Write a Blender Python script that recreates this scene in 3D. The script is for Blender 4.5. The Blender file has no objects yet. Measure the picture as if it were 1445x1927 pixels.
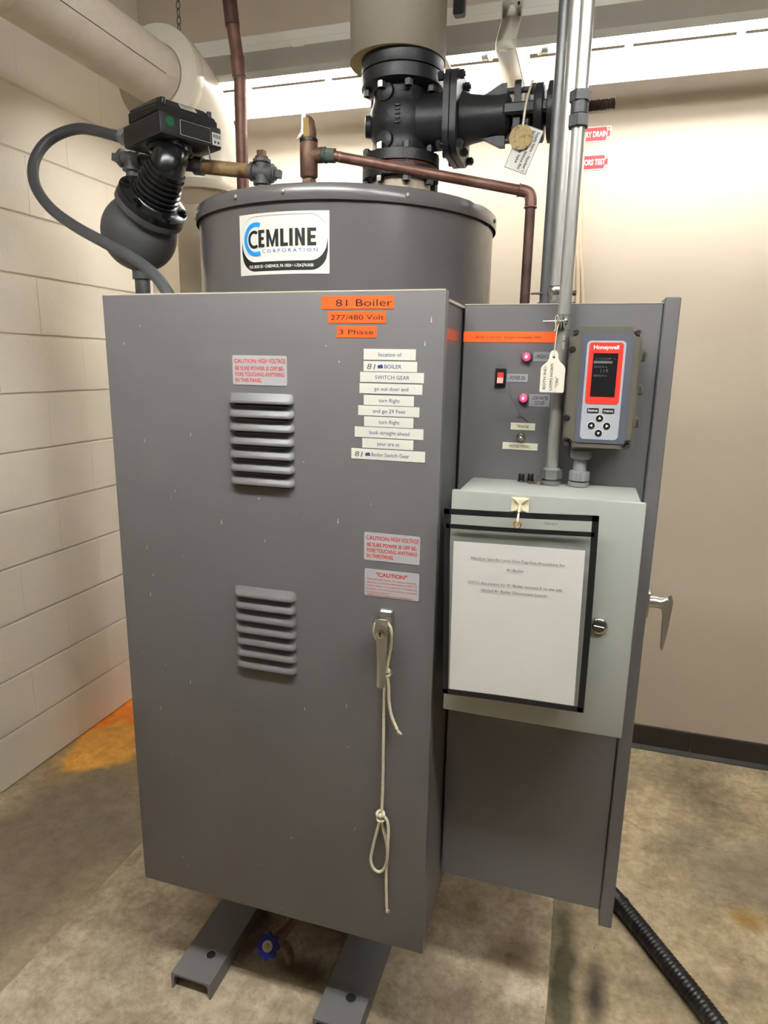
import bpy, bmesh, math, random
from mathutils import Vector, Matrix
random.seed(7)
S = bpy.context.scene
COL = S.collection
PI = math.pi
# ---------------------------------------------------------------- camera, world, exposure
CZ = 1.5455
cam = bpy.data.cameras.new('camera'); camo = bpy.data.objects.new('camera', cam); COL.objects.link(camo)
cam.sensor_fit = 'VERTICAL'; cam.sensor_height = 36.0; cam.lens = 1232.1 / 1927 * 36.0
cam.clip_start = 0.02; cam.clip_end = 50
R_ = Vector((0.95600806, 0.29284846, 0.01698151)); U_ = Vector((-0.08017805, 0.20517953, 0.97543469)); F_ = Vector((-0.28217029, 0.93388497, -0.2196333))
camo.matrix_world = Matrix(((R_.x, U_.x, -F_.x, 0), (R_.y, U_.y, -F_.y, 0), (R_.z, U_.z, -F_.z, CZ), (0, 0, 0, 1)))
S.camera = camo
w = bpy.data.worlds.new('world'); S.world = w; w.use_nodes = True
w.node_tree.nodes['Background'].inputs[0].default_value = (0.5, 0.5, 0.5, 1)
w.node_tree.nodes['Background'].inputs[1].default_value = 0.05
S.view_settings.view_transform = 'Standard'; S.view_settings.look = 'None'
S.view_settings.gamma = 1.0; S.view_settings.use_curve_mapping = False
S.view_settings.exposure = 1.22
TUBE_POWER = 34.0          # emission strength of the fluorescent tubes
TUBE_COLOR = (0.97, 0.995, 1.0, 1)
S.cycles.max_bounces = 8
S.cycles.diffuse_bounces = 5
S.cycles.use_denoising = True

# ---------------------------------------------------------------- materials
def srgb(r, g, b):
    f = lambda c: (c / 255 / 12.92) if c / 255 <= 0.04045 else ((c / 255 + 0.055) / 1.055) ** 2.4
    return (f(r), f(g), f(b), 1)
def mat(name, col, rough=0.5, metal=0.0, var=0.0, vscale=8.0, bump=0.0, bscale=200.0, emit=None, estr=0.0, spec=0.5, trans=0.0, alpha=1.0, col2=None, lo=0.4, hi=0.65, coat=0.0, vstretch=None):
    m = bpy.data.materials.new(name); m.use_nodes = True
    n = m.node_tree; b = n.nodes['Principled BSDF']; L = n.links
    b.inputs['Roughness'].default_value = rough; b.inputs['Metallic'].default_value = metal
    b.inputs['Base Color'].default_value = col; b.inputs['Specular IOR Level'].default_value = spec
    b.inputs['Coat Weight'].default_value = coat
    if trans: b.inputs['Transmission Weight'].default_value = trans
    if alpha < 1: b.inputs['Alpha'].default_value = alpha
    if emit: b.inputs['Emission Color'].default_value = emit; b.inputs['Emission Strength'].default_value = estr
    tc = n.nodes.new('ShaderNodeTexCoord'); src = tc.outputs['Object']
    if vstretch:
        mp = n.nodes.new('ShaderNodeMapping'); mp.inputs['Scale'].default_value = vstretch; L.new(src, mp.inputs[0]); src = mp.outputs[0]
    if var or col2:
        no = n.nodes.new('ShaderNodeTexNoise'); no.inputs['Scale'].default_value = vscale; no.inputs['Detail'].default_value = 7; no.inputs['Roughness'].default_value = 0.6
        L.new(src, no.inputs['Vector'])
        rp = n.nodes.new('ShaderNodeValToRGB'); L.new(no.outputs['Fac'], rp.inputs[0])
        c2 = col2 or tuple(min(1, c * (1 + var)) for c in col[:3]) + (1,)
        c1 = col if col2 else tuple(c * (1 - var) for c in col[:3]) + (1,)
        rp.color_ramp.elements[0].position = lo if col2 else 0.3; rp.color_ramp.elements[0].color = c1
        rp.color_ramp.elements[1].position = hi if col2 else 0.7; rp.color_ramp.elements[1].color = c2
        L.new(rp.outputs[0], b.inputs['Base Color'])
    if bump:
        n2 = n.nodes.new('ShaderNodeTexNoise'); n2.inputs['Scale'].default_value = bscale; n2.inputs['Detail'].default_value = 4
        L.new(src, n2.inputs['Vector'])
        bp = n.nodes.new('ShaderNodeBump'); bp.inputs['Strength'].default_value = bump; bp.inputs['Distance'].default_value = 0.002
        L.new(n2.outputs['Fac'], bp.inputs['Height']); L.new(bp.outputs[0], b.inputs['Normal'])
    return m

def concrete(name, c_dark, c_mid, c_light, scale=1.0, stain_shade=False, under=False):
    m = bpy.data.materials.new(name); m.use_nodes = True; n = m.node_tree; L = n.links; N = n.nodes.new
    b = n.nodes['Principled BSDF']; b.inputs['Roughness'].default_value = 0.62; b.inputs['Specular IOR Level'].default_value = 0.35
    tc = N('ShaderNodeTexCoord'); src = tc.outputs['Object']
    def noise(s, d=8, r=0.65):
        o = N('ShaderNodeTexNoise'); o.inputs['Scale'].default_value = s * scale; o.inputs['Detail'].default_value = d; o.inputs['Roughness'].default_value = r
        L.new(src, o.inputs['Vector']); return o.outputs['Fac']
    def ramp(f, stops):
        r = N('ShaderNodeValToRGB'); L.new(f, r.inputs[0]); e = r.color_ramp.elements
        e[0].position, e[0].color = stops[0]; e[1].position, e[1].color = stops[-1]
        for p, c in stops[1:-1]:
            x = e.new(p); x.color = c
        return r.outputs[0]
    def mix(f, a, bb, mode='MIX'):
        x = N('ShaderNodeMix'); x.data_type = 'RGBA'; x.blend_type = mode
        if isinstance(f, float): x.inputs[0].default_value = f
        else: L.new(f, x.inputs[0])
        for k, v in ((6, a), (7, bb)):
            if isinstance(v, tuple): x.inputs[k].default_value = v
            else: L.new(v, x.inputs[k])
        return x.outputs[2]
    base = ramp(noise(3.1), [(0.32, c_dark), (0.5, c_mid), (0.68, c_light)])
    fine = ramp(noise(42, 6, 0.7), [(0.34, (0.68, 0.65, 0.60, 1)), (0.56, (1, 1, 1, 1))])
    c = mix(0.75, base, fine, 'MULTIPLY')
    bl = ramp(noise(1.3, 3), [(0.42, (0.72, 0.70, 0.66, 1)), (0.6, (1.08, 1.06, 1.02, 1))])
    c = mix(0.8, c, bl, 'MULTIPLY')
    sp = ramp(noise(95, 3, 0.5), [(0.705, (0, 0, 0, 1)), (0.76, (0.7, 0.7, 0.7, 1))])
    c = mix(sp, c, (0.07, 0.055, 0.04, 1))
    vo = N('ShaderNodeTexVoronoi'); vo.feature = 'DISTANCE_TO_EDGE'; vo.inputs['Scale'].default_value = 1.1
    wn = N('ShaderNodeTexNoise'); wn.inputs['Scale'].default_value = 3.0; wn.inputs['Detail'].default_value = 5
    L.new(src, wn.inputs['Vector']); va = N('ShaderNodeMix'); va.data_type = 'RGBA'; va.inputs[0].default_value = 0.3
    L.new(src, va.inputs[6]); L.new(wn.outputs['Color'], va.inputs[7]); L.new(va.outputs[2], vo.inputs['Vector'])
    ck = ramp(vo.outputs['Distance'], [(0.0, (1, 1, 1, 1)), (0.004, (0, 0, 0, 1))])
    ckm = N('ShaderNodeMath'); ckm.operation = 'MULTIPLY'; ckm.inputs[1].default_value = 0.35; L.new(ck, ckm.inputs[0])
    c = mix(ckm.outputs[0], c, (0.08, 0.065, 0.05, 1))
    if stain_shade or under:
        def blob(cx, cy, rx, ry, hard, col, c, nz=0.35, sc=4.0):
            mp = N('ShaderNodeMapping'); mp.inputs['Location'].default_value = (-cx / rx, -cy / ry, 0); mp.inputs['Scale'].default_value = (1 / rx, 1 / ry, 0)
            L.new(src, mp.inputs[0]); ln = N('ShaderNodeVectorMath'); ln.operation = 'LENGTH'; L.new(mp.outputs[0], ln.inputs[0])
            no = N('ShaderNodeTexNoise'); no.inputs['Scale'].default_value = sc; no.inputs['Detail'].default_value = 5; L.new(src, no.inputs['Vector'])
            ad = N('ShaderNodeMath'); ad.operation = 'MULTIPLY_ADD'; L.new(no.outputs['Fac'], ad.inputs[0]); ad.inputs[1].default_value = nz * 4; sb = N('ShaderNodeMath'); sb.operation = 'SUBTRACT'; sb.inputs[1].default_value = nz * 2; L.new(ln.outputs['Value'], sb.inputs[0]); L.new(sb.outputs[0], ad.inputs[2])
            f = ramp(ad.outputs[0], [(0.0, (1, 1, 1, 1)), (hard, (1, 1, 1, 1)), (1.0, (0, 0, 0, 1))])
            return mix(f, c, col)
    if under:
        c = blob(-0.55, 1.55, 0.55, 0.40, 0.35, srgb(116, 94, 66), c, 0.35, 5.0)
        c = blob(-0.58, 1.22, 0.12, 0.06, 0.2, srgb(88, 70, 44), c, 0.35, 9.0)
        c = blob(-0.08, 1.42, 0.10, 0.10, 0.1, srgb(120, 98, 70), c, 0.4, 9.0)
    if stain_shade:
        c = blob(-1.62, 1.35, 0.50, 0.85, 0.45, srgb(124, 111, 93), c, 0.3, 2.2)  # gray-brown stained concrete on the left, with its shade painted in too
        c = blob(-1.72, 2.30, 0.52, 0.62, 0.5, srgb(150, 122, 66), c, 0.3, 4.0)
        c = blob(-1.86, 2.42, 0.36, 0.50, 0.85, srgb(232, 134, 44), c, 0.22, 4.0)
        c = blob(-1.78, 1.99, 0.17, 0.20, 0.75, srgb(226, 164, 74), c, 0.25, 7.0)
        c = blob(0.56, 1.83, 0.07, 0.06, 0.2, srgb(160, 128, 74), c, 0.3, 7.0)
        c = blob(0.14, 1.45, 0.04, 0.15, 0.1, srgb(74, 64, 56), c, 0.25, 9.0)
        c = blob(0.06, 1.45, 0.05, 0.90, 0.3, srgb(88, 82, 60), c, 0.4, 8.0)
        c = blob(0.62, 2.05, 0.30, 0.20, 0.2, srgb(140, 128, 106), c, 0.4, 6.0)
    if stain_shade or under:      # dirt and pores lie over the stains too
        c = mix(0.75, c, ramp(noise(17, 9, 0.75), [(0.36, (0.66, 0.63, 0.58, 1)), (0.60, (1.12, 1.12, 1.12, 1))]), 'MULTIPLY')
        c = mix(sp, c, (0.09, 0.07, 0.05, 1))
    L.new(c, b.inputs['Base Color'])
    bp = N('ShaderNodeBump'); bp.inputs['Strength'].default_value = 0.25; bp.inputs['Distance'].default_value = 0.003
    L.new(noise(60, 6, 0.7), bp.inputs['Height']); L.new(bp.outputs[0], b.inputs['Normal'])
    return m

def paint(name, col, rough=0.4, flecks=0.9, bump=0.05):
    """Enamel on sheet metal: small colour drift, a few pale scuffs and specks, orange-peel relief."""
    m = mat(name, col, rough, var=0.05, vscale=3, bump=bump, bscale=400)
    n = m.node_tree; L = n.links; N = n.nodes.new; b = n.nodes['Principled BSDF']
    old = b.inputs['Base Color'].links[0].from_socket
    tc = N('ShaderNodeTexCoord'); mp = N('ShaderNodeMapping'); mp.inputs['Scale'].default_value = (60, 60, 17); L.new(tc.outputs['Object'], mp.inputs[0])
    vo = N('ShaderNodeTexVoronoi'); vo.inputs['Scale'].default_value = 1.0; L.new(mp.outputs[0], vo.inputs['Vector'])
    no = N('ShaderNodeTexNoise'); no.inputs['Scale'].default_value = 2.5; no.inputs['Detail'].default_value = 3; L.new(tc.outputs['Object'], no.inputs['Vector'])
    rp = N('ShaderNodeValToRGB'); rp.color_ramp.elements[0].position = 0.035; rp.color_ramp.elements[0].color = (1, 1, 1, 1); rp.color_ramp.elements[1].position = 0.06; rp.color_ramp.elements[1].color = (0, 0, 0, 1)
    L.new(vo.outputs['Distance'], rp.inputs[0])
    r2 = N('ShaderNodeValToRGB'); r2.color_ramp.elements[0].position = 0.55; r2.color_ramp.elements[0].color = (0, 0, 0, 1); r2.color_ramp.elements[1].position = 0.7; r2.color_ramp.elements[1].color = (flecks,) * 3 + (1,)
    L.new(no.outputs['Fac'], r2.inputs[0])
    mu = N('ShaderNodeMath'); mu.operation = 'MULTIPLY'; L.new(rp.outputs[0], mu.inputs[0]); L.new(r2.outputs[0], mu.inputs[1])
    mx = N('ShaderNodeMix'); mx.data_type = 'RGBA'; L.new(mu.outputs[0], mx.inputs[0]); L.new(old, mx.inputs[6]); mx.inputs[7].default_value = (0.42, 0.41, 0.39, 1)
    L.new(mx.outputs[2], b.inputs['Base Color'])
    return m

M = {}
M['block'] = mat('painted_block', srgb(228, 219, 205), 0.6, var=0.008, vscale=5, bump=0.55, bscale=130)
M['mortar'] = mat('painted_mortar', srgb(218, 208, 194), 0.65, var=0.05, bump=0.4, bscale=120)
M['drywall'] = mat('painted_drywall', srgb(198, 184, 166), 0.6, var=0.02, vscale=2, bump=0.15, bscale=180)
M['farwall'] = mat('gray_painted_wall', srgb(192, 188, 182), 0.7, var=0.03)
M['ceiling'] = mat('ceiling_paint', srgb(206, 203, 197), 0.8, var=0.03)
M['floor'] = concrete('floor_concrete', srgb(144, 130, 108), srgb(190, 173, 144), srgb(212, 197, 169), stain_shade=True)
M['pad'] = concrete('pad_concrete', srgb(146, 132, 112), srgb(182, 168, 147), srgb(204, 192, 172), scale=1.4, under=True)
M['rubber'] = mat('baseboard_rubber', srgb(48, 42, 37), 0.45, var=0.1)
M['gray'] = paint('gray_enamel', srgb(99, 97, 98), 0.38)
M['gray2'] = paint('gray_enamel_tank', srgb(93, 89, 89), 0.24, flecks=0.3)
M['skid'] = paint('gray_enamel_skid', srgb(110, 108, 108), 0.5, flecks=0.2)
M['box'] = paint('light_gray_enamel', srgb(153, 156, 150), 0.4, flecks=0.15)
M['scuff'] = mat('bare_scuff', srgb(196, 192, 184), 0.6)
M['yellowtag'] = mat('faded_yellow_tag', srgb(150, 122, 62), 0.6, var=0.1, vscale=60)
M['edge'] = mat('worn_edge', srgb(180, 172, 158), 0.5)
M['darkgap'] = mat('dark_opening', (0.006, 0.006, 0.006, 1), 0.8)
M['iron'] = mat('black_iron_paint', srgb(36, 36, 40), 0.42, var=0.25, vscale=30, bump=0.3, bscale=160)
M['casting'] = mat('dark_gray_casting', srgb(82, 82, 84), 0.45, var=0.1, bump=0.3, bscale=250)
M['blackgloss'] = mat('black_gloss', srgb(22, 22, 24), 0.22, bump=0.1, bscale=120)
M['blackbox'] = mat('black_satin', srgb(30, 29, 30), 0.42, bump=0.12, bscale=500)
M['rusty'] = mat('rusty_pipe', srgb(104, 72, 44), 0.6, col2=srgb(150, 124, 84), vscale=22, lo=0.42, hi=0.6, bump=0.3)
M['fitting'] = mat('gray_fitting', srgb(88, 87, 88), 0.5, var=0.12, bump=0.2)
M['copper'] = mat('aged_copper', srgb(104, 70, 58), 0.45, 0.4, col2=srgb(134, 102, 90), vscale=14, bump=0.08)
M['copperdark'] = mat('tarnished_copper', srgb(64, 46, 38), 0.5, 0.3, col2=srgb(104, 76, 64), vscale=12)
M['verdigris'] = mat('verdigris', srgb(52, 92, 86), 0.7, col2=srgb(96, 76, 58), vscale=40, bump=0.3)
M['bronze'] = mat('bronze_body', srgb(120, 92, 76), 0.5, 0.35, col2=srgb(92, 66, 52), vscale=25, bump=0.15)
M['brass'] = mat('brass', srgb(176, 140, 70), 0.4, 0.6)
M['brassold'] = mat('tarnished_brass', srgb(150, 130, 86), 0.55, 0.3, col2=srgb(84, 62, 40), vscale=160, lo=0.5, hi=0.7)
M['insul'] = mat('insulation_jacket', srgb(184, 172, 152), 0.65, var=0.04, vscale=4, bump=0.25, bscale=90)
M['riserwrap'] = mat('dark_insulation_jacket', srgb(120, 111, 97), 0.7, var=0.06, vscale=4, bump=0.3, bscale=90)  # darker copy of the insulation color, used on the riser
M['canvas'] = mat('insulation_canvas', srgb(220, 208, 192), 0.7, var=0.05, vscale=6, bump=0.5, bscale=160, vstretch=(3, 3, 3))
M['pvc'] = mat('white_pvc_cover', srgb(212, 204, 188), 0.22, var=0.02)
M['insulcut'] = mat('cut_insulation', srgb(196, 178, 120), 0.8, bump=0.5)
M['white'] = mat('white_enamel', srgb(228, 224, 212), 0.4, var=0.02)
M['reflector'] = mat('white_reflector', srgb(238, 234, 224), 0.35, var=0.01)
M['shadeback'] = mat('shaded_reflector_back', srgb(172, 166, 154), 0.5)  # gray stands for the unlit outside of the white reflector
M['tube'] = mat('fluorescent_glow', (1, 1, 1, 1), 0.4, emit=TUBE_COLOR, estr=TUBE_POWER)
M['dimtube'] = mat('fluorescent_glow_dim', (1, 1, 1, 1), 0.4, emit=TUBE_COLOR, estr=TUBE_POWER * 0.33)  # same glow at lower strength, so the back wall does not wash out
M['emt'] = mat('galvanized', srgb(168, 167, 162), 0.36, 0.6, var=0.08, vscale=30, vstretch=(6, 6, 1))
M['emtdark'] = mat('galvanized_dull', srgb(104, 104, 104), 0.42, 0.6, var=0.12, vscale=30, vstretch=(6, 6, 1))
M['zinc'] = mat('zinc_casting', srgb(132, 132, 130), 0.42, 0.6, var=0.1)
M['coupling'] = mat('dark_coupling', srgb(70, 70, 72), 0.5, 0.5, var=0.15, vscale=40, bump=0.15)
M['chrome'] = mat('chrome', srgb(205, 203, 196), 0.16, 1.0)
M['satin'] = mat('satin_metal', srgb(176, 174, 170), 0.34, 0.9)
M['screw'] = mat('screw_metal', srgb(150, 152, 140), 0.35, 0.7)
M['black'] = mat('black_plastic', srgb(18, 18, 19), 0.4)
M['flex'] = mat('flex_conduit', srgb(76, 77, 80), 0.4, bump=0.1)
M['hose'] = mat('black_hose', srgb(28, 26, 26), 0.38)
M['orange'] = mat('orange_tape', srgb(240, 92, 34), 0.45)
M['orangesheer'] = mat('orange_tape_faded', srgb(186, 92, 70), 0.5, alpha=0.85)
M['tape'] = mat('white_tape', srgb(214, 214, 204), 0.45, var=0.015, vscale=20)
M['cream'] = mat('cream_tape', srgb(214, 208, 184), 0.45)
M['silverlabel'] = mat('silver_label', srgb(168, 168, 172), 0.4)
M['greylabel'] = mat('gray_label', srgb(140, 140, 146), 0.42)
M['navy'] = mat('navy_ink', srgb(44, 54, 118), 0.6)
M['ink'] = mat('black_ink', srgb(20, 18, 18), 0.6)
M['pen'] = mat('pen_ink', srgb(78, 76, 76), 0.6)
M['redink'] = mat('red_ink', srgb(196, 60, 46), 0.6)
M['blueink'] = mat('blue_ink', srgb(52, 112, 176), 0.6)
M['cyan'] = mat('cyan_print', srgb(22, 140, 214), 0.5)
M['decal'] = mat('white_decal', srgb(214, 212, 204), 0.4, var=0.015, vscale=30)
M['paper'] = mat('paper', srgb(232, 230, 228), 0.6, var=0.012, vscale=10, bump=0.2, bscale=12)
M['textgray'] = mat('printed_text', srgb(70, 70, 72), 0.6)
M['pouchblack'] = mat('pouch_binding', srgb(14, 14, 18), 0.5, bump=0.3, bscale=600)
M['rope'] = mat('cotton_rope', srgb(206, 198, 170), 0.8, var=0.12, vscale=260, bump=0.6, bscale=500)
M['ivory'] = mat('ivory_plastic', srgb(222, 214, 184), 0.4)
M['tag'] = mat('tag_card', srgb(214, 208, 192), 0.6, var=0.02)
M['olive'] = mat('olive_gray_plastic', srgb(88, 84, 74), 0.42, bump=0.1, bscale=600)
M['slate'] = mat('slate_overlay', srgb(82, 84, 96), 0.4)
M['overlay'] = mat('light_gray_overlay', srgb(160, 164, 170), 0.4)
M['redplastic'] = mat('red_overlay', srgb(226, 52, 40), 0.4)
M['screen'] = mat('dark_screen', srgb(26, 26, 28), 0.12)
M['lcdtext'] = mat('lcd_text', srgb(92, 92, 92), 0.5)
M['whiteink'] = mat('white_print', srgb(235, 232, 225), 0.5)
M['pvcgray'] = mat('gray_pvc', srgb(126, 126, 126), 0.42)
M['rocker'] = mat('red_rocker', srgb(214, 70, 56), 0.35)
M['lens'] = mat('pink_lens', srgb(150, 40, 70), 0.25, emit=(1.0, 0.12, 0.42, 1), estr=0.3)
M['lenshot'] = mat('lamp_core', (1, 0.7, 0.85, 1), 0.25, emit=(1.0, 0.6, 0.85, 1), estr=1.2)
M['bezel'] = mat('lamp_bezel', srgb(142, 86, 84), 0.35, 0.4)
M['redsign'] = mat('red_sign', srgb(196, 38, 48), 0.4)
M['bluewheel'] = mat('blue_enamel', srgb(20, 26, 120), 0.35)
M['green'] = mat('green_dot', srgb(22, 92, 56), 0.5)
M['creamcord'] = mat('cream_cord', srgb(204, 186, 160), 0.6)
M['clear'] = None
def clear_mat():
    m = bpy.data.materials.new('clear_vinyl'); m.use_nodes = True; n = m.node_tree; n.nodes.clear(); N = n.nodes.new
    o = N('ShaderNodeOutputMaterial'); mx = N('ShaderNodeMixShader'); t = N('ShaderNodeBsdfTransparent'); g = N('ShaderNodeBsdfGlossy')
    t.inputs[0].default_value = (0.93, 0.93, 0.92, 1); g.inputs['Roughness'].default_value = 0.12
    no = N('ShaderNodeTexNoise'); no.inputs['Scale'].default_value = 14; bp = N('ShaderNodeBump'); bp.inputs['Strength'].default_value = 0.2; bp.inputs['Distance'].default_value = 0.004
    n.links.new(no.outputs['Fac'], bp.inputs['Height']); n.links.new(bp.outputs[0], g.inputs['Normal'])
    mx.inputs[0].default_value = 0.045; n.links.new(t.outputs[0], mx.inputs[1]); n.links.new(g.outputs[0], mx.inputs[2]); n.links.new(mx.outputs[0], o.inputs[0])
    return m
M['clear'] = clear_mat()

# ---------------------------------------------------------------- builders
ORG = {}
V = Vector
def basis(axis):
    z = V(axis).normalized(); x = z.cross(V((0, 0, 1)))
    if x.length < 1e-4: x = V((1, 0, 0))
    x.normalize(); y = z.cross(x); return x, y, z
class MB:
    def __init__(s): s.bm = bmesh.new(); s.flat = False; s.round = False
    def box(s, c, d, rot=None, bevel=0.0, seg=1):
        s.flat = True
        b = bmesh.new(); bmesh.ops.create_cube(b, size=1.0)
        for v in b.verts: v.co = V((v.co.x * d[0], v.co.y * d[1], v.co.z * d[2]))
        if bevel: bmesh.ops.bevel(b, geom=b.edges[:], offset=bevel, segments=seg, affect='EDGES', profile=0.5)
        mt = Matrix.Translation(V(c)) @ (rot.to_4x4() if rot else Matrix.Identity(4))
        b.transform(mt); s._add(b); return s
    def span(s, x0, x1, y0, y1, z0, z1, bevel=0.0, seg=1):
        return s.box(((x0 + x1) / 2, (y0 + y1) / 2, (z0 + z1) / 2), (abs(x1 - x0), abs(y1 - y0), abs(z1 - z0)), None, bevel, seg)
    def _add(s, b):
        me = bpy.data.meshes.new('t'); b.to_mesh(me); b.free(); s.bm.from_mesh(me); bpy.data.meshes.remove(me)
    def lathe(s, prof, base, axis, n=24, caps=True, phase=0.0):
        """prof: list of (radius, height along axis from base)."""
        s.round = True
        x, y, z = basis(axis); base = V(base); rings = []
        for r, h in prof:
            rings.append([s.bm.verts.new(base + z * h + (x * math.cos(phase + 2 * PI * k / n) + y * math.sin(phase + 2 * PI * k / n)) * max(r, 1e-5)) for k in range(n)])
        for a, b in zip(rings[:-1], rings[1:]):
            for k in range(n): s.bm.faces.new((a[k], a[(k + 1) % n], b[(k + 1) % n], b[k]))
        if caps:
            s.bm.faces.new(rings[0][::-1]); s.bm.faces.new(rings[-1])
        return s
    def cyl(s, p0, p1, r, r1=None, n=20, caps=True, phase=0.0):
        d = V(p1) - V(p0); return s.lathe([(r, 0), (r if r1 is None else r1, d.length)], p0, d, n, caps, phase)
    def hexa(s, p0, p1, r, n=6, phase=0.0):
        return s.cyl(p0, p1, r, n=n, phase=phase)
    def tube(s, pts, r, n=10, closed=False, caps=True):
        s.round = True; pts = [V(p) for p in pts]; m = len(pts); rr = r if isinstance(r, (list, tuple)) else [r] * m
        rings = []; t0 = None; x = None
        for i, p in enumerate(pts):
            if closed: t = (pts[(i + 1) % m] - pts[i - 1])
            else: t = pts[min(i + 1, m - 1)] - pts[max(i - 1, 0)]
            t.normalize()
            if x is None:
                x = basis(t)[0]
            else:
                x = x - t * x.dot(t)
                if x.length < 1e-6: x = basis(t)[0]
                x.normalize()
            y = t.cross(x)
            rings.append([s.bm.verts.new(p + (x * math.cos(2 * PI * k / n) + y * math.sin(2 * PI * k / n)) * rr[i]) for k in range(n)])
        for i in range(m if closed else m - 1):
            a, b = rings[i], rings[(i + 1) % m]
            for k in range(n): s.bm.faces.new((a[k], a[(k + 1) % n], b[(k + 1) % n], b[k]))
        if caps and not closed:
            s.bm.faces.new(rings[0][::-1]); s.bm.faces.new(rings[-1])
        return s
    def torus(s, c, axis, R, r, n=28, m=8):
        x, y, z = basis(axis); c = V(c)
        return s.tube([c + (x * math.cos(2 * PI * k / n) + y * math.sin(2 * PI * k / n)) * R for k in range(n)], r, m, closed=True)
    def sphere(s, c, r, n=16, sc=(1, 1, 1)):
        s.round = True; b = bmesh.new(); bmesh.ops.create_uvsphere(b, u_segments=n, v_segments=max(6, n // 2), radius=r)
        b.transform(Matrix.Translation(V(c)) @ Matrix.Diagonal((*sc, 1))); s._add(b); return s
    def prism(s, poly, o, ux, uy, depth, bevel=0.0):
        """extrude the polygon poly (u,v) lying at o + u*ux + v*uy along depth vector."""
        s.flat = True; b = bmesh.new(); o, ux, uy, d = V(o), V(ux), V(uy), V(depth)
        a = [b.verts.new(o + ux * p[0] + uy * p[1]) for p in poly]; c = [b.verts.new(v.co + d) for v in a]
        k = len(a)
        b.faces.new(a); b.faces.new(c[::-1])
        for i in range(k): b.faces.new((a[i], c[i], c[(i + 1) % k], a[(i + 1) % k]))
        bmesh.ops.recalc_face_normals(b, faces=b.faces[:])
        if bevel: bmesh.ops.bevel(b, geom=[e for e in b.edges if all(v in c for v in e.verts)], offset=bevel, segments=2, affect='EDGES')
        s._add(b); return s
    def faces(s, vs, fs):
        v = [s.bm.verts.new(V(p)) for p in vs]
        for f in fs: s.bm.faces.new([v[i] for i in f])
        return s
    def build(s, name, m, parent=None, origin=None, ang=None, recalc=True):
        if ang is None: ang = 24 if s.flat and not s.round else (50 if s.round and not s.flat else 35)
        if recalc: bmesh.ops.recalc_face_normals(s.bm, faces=s.bm.faces[:])
        po = ORG.get(parent.name, V((0, 0, 0))) if parent else V((0, 0, 0))
        og = V(origin) if origin is not None else (po if parent else V((0, 0, 0)))
        for v in s.bm.verts: v.co -= og
        me = bpy.data.meshes.new(name); s.bm.to_mesh(me); s.bm.free()
        me.polygons.foreach_set('use_smooth', [True] * len(me.polygons)); me.set_sharp_from_angle(angle=math.radians(ang))
        me.materials.append(M[m] if isinstance(m, str) else m)
        o = bpy.data.objects.new(name, me); COL.objects.link(o)
        if parent: o.parent = parent
        o.location = og - po; ORG[o.name] = og
        return o
def thing(name, loc, label, cat, group=None):
    o = bpy.data.objects.new(name, None); o.empty_display_size = 0.05; COL.objects.link(o); o.location = loc; ORG[o.name] = V(loc)
    o['label'] = label; o['category'] = cat
    if group: o['group'] = group
    return o
def tag(o, label, cat, group=None):
    o['label'] = label; o['category'] = cat
    if group: o['group'] = group
    return o
def struct(o):
    o['kind'] = 'structure'; return o
def clone(o, name, parent, at):
    """another copy of a part sharing its mesh, with its origin at world point `at`."""
    c = o.copy(); c.name = name; COL.objects.link(c); c.parent = parent; c.location = V(at) - ORG[parent.name]; ORG[c.name] = V(at); return c
def rrect(w, h, r, k=4):
    out = []
    for cx, cy, a0 in ((w / 2 - r, h / 2 - r, 0), (-w / 2 + r, h / 2 - r, 90), (-w / 2 + r, -h / 2 + r, 180), (w / 2 - r, -h / 2 + r, 270)):
        for i in range(k + 1):
            a = math.radians(a0 + 90 * i / k); out.append((cx + r * math.cos(a), cy + r * math.sin(a)))
    return out
def spline(pts, sub=6, closed=False):
    P = [V(p) for p in pts]; m = len(P); out = []
    for i in range(m if closed else m - 1):
        if closed: a, b, c, d = P[i - 1], P[i], P[(i + 1) % m], P[(i + 2) % m]
        else: a, b, c, d = P[max(i - 1, 0)], P[i], P[i + 1], P[min(i + 2, m - 1)]
        for k in range(sub):
            t = k / sub
            out.append(0.5 * ((2 * b) + (c - a) * t + (2 * a - 5 * b + 4 * c - d) * t * t + (3 * b - a - 3 * c + d) * t ** 3))
    if not closed: out.append(P[-1])
    return out
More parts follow.
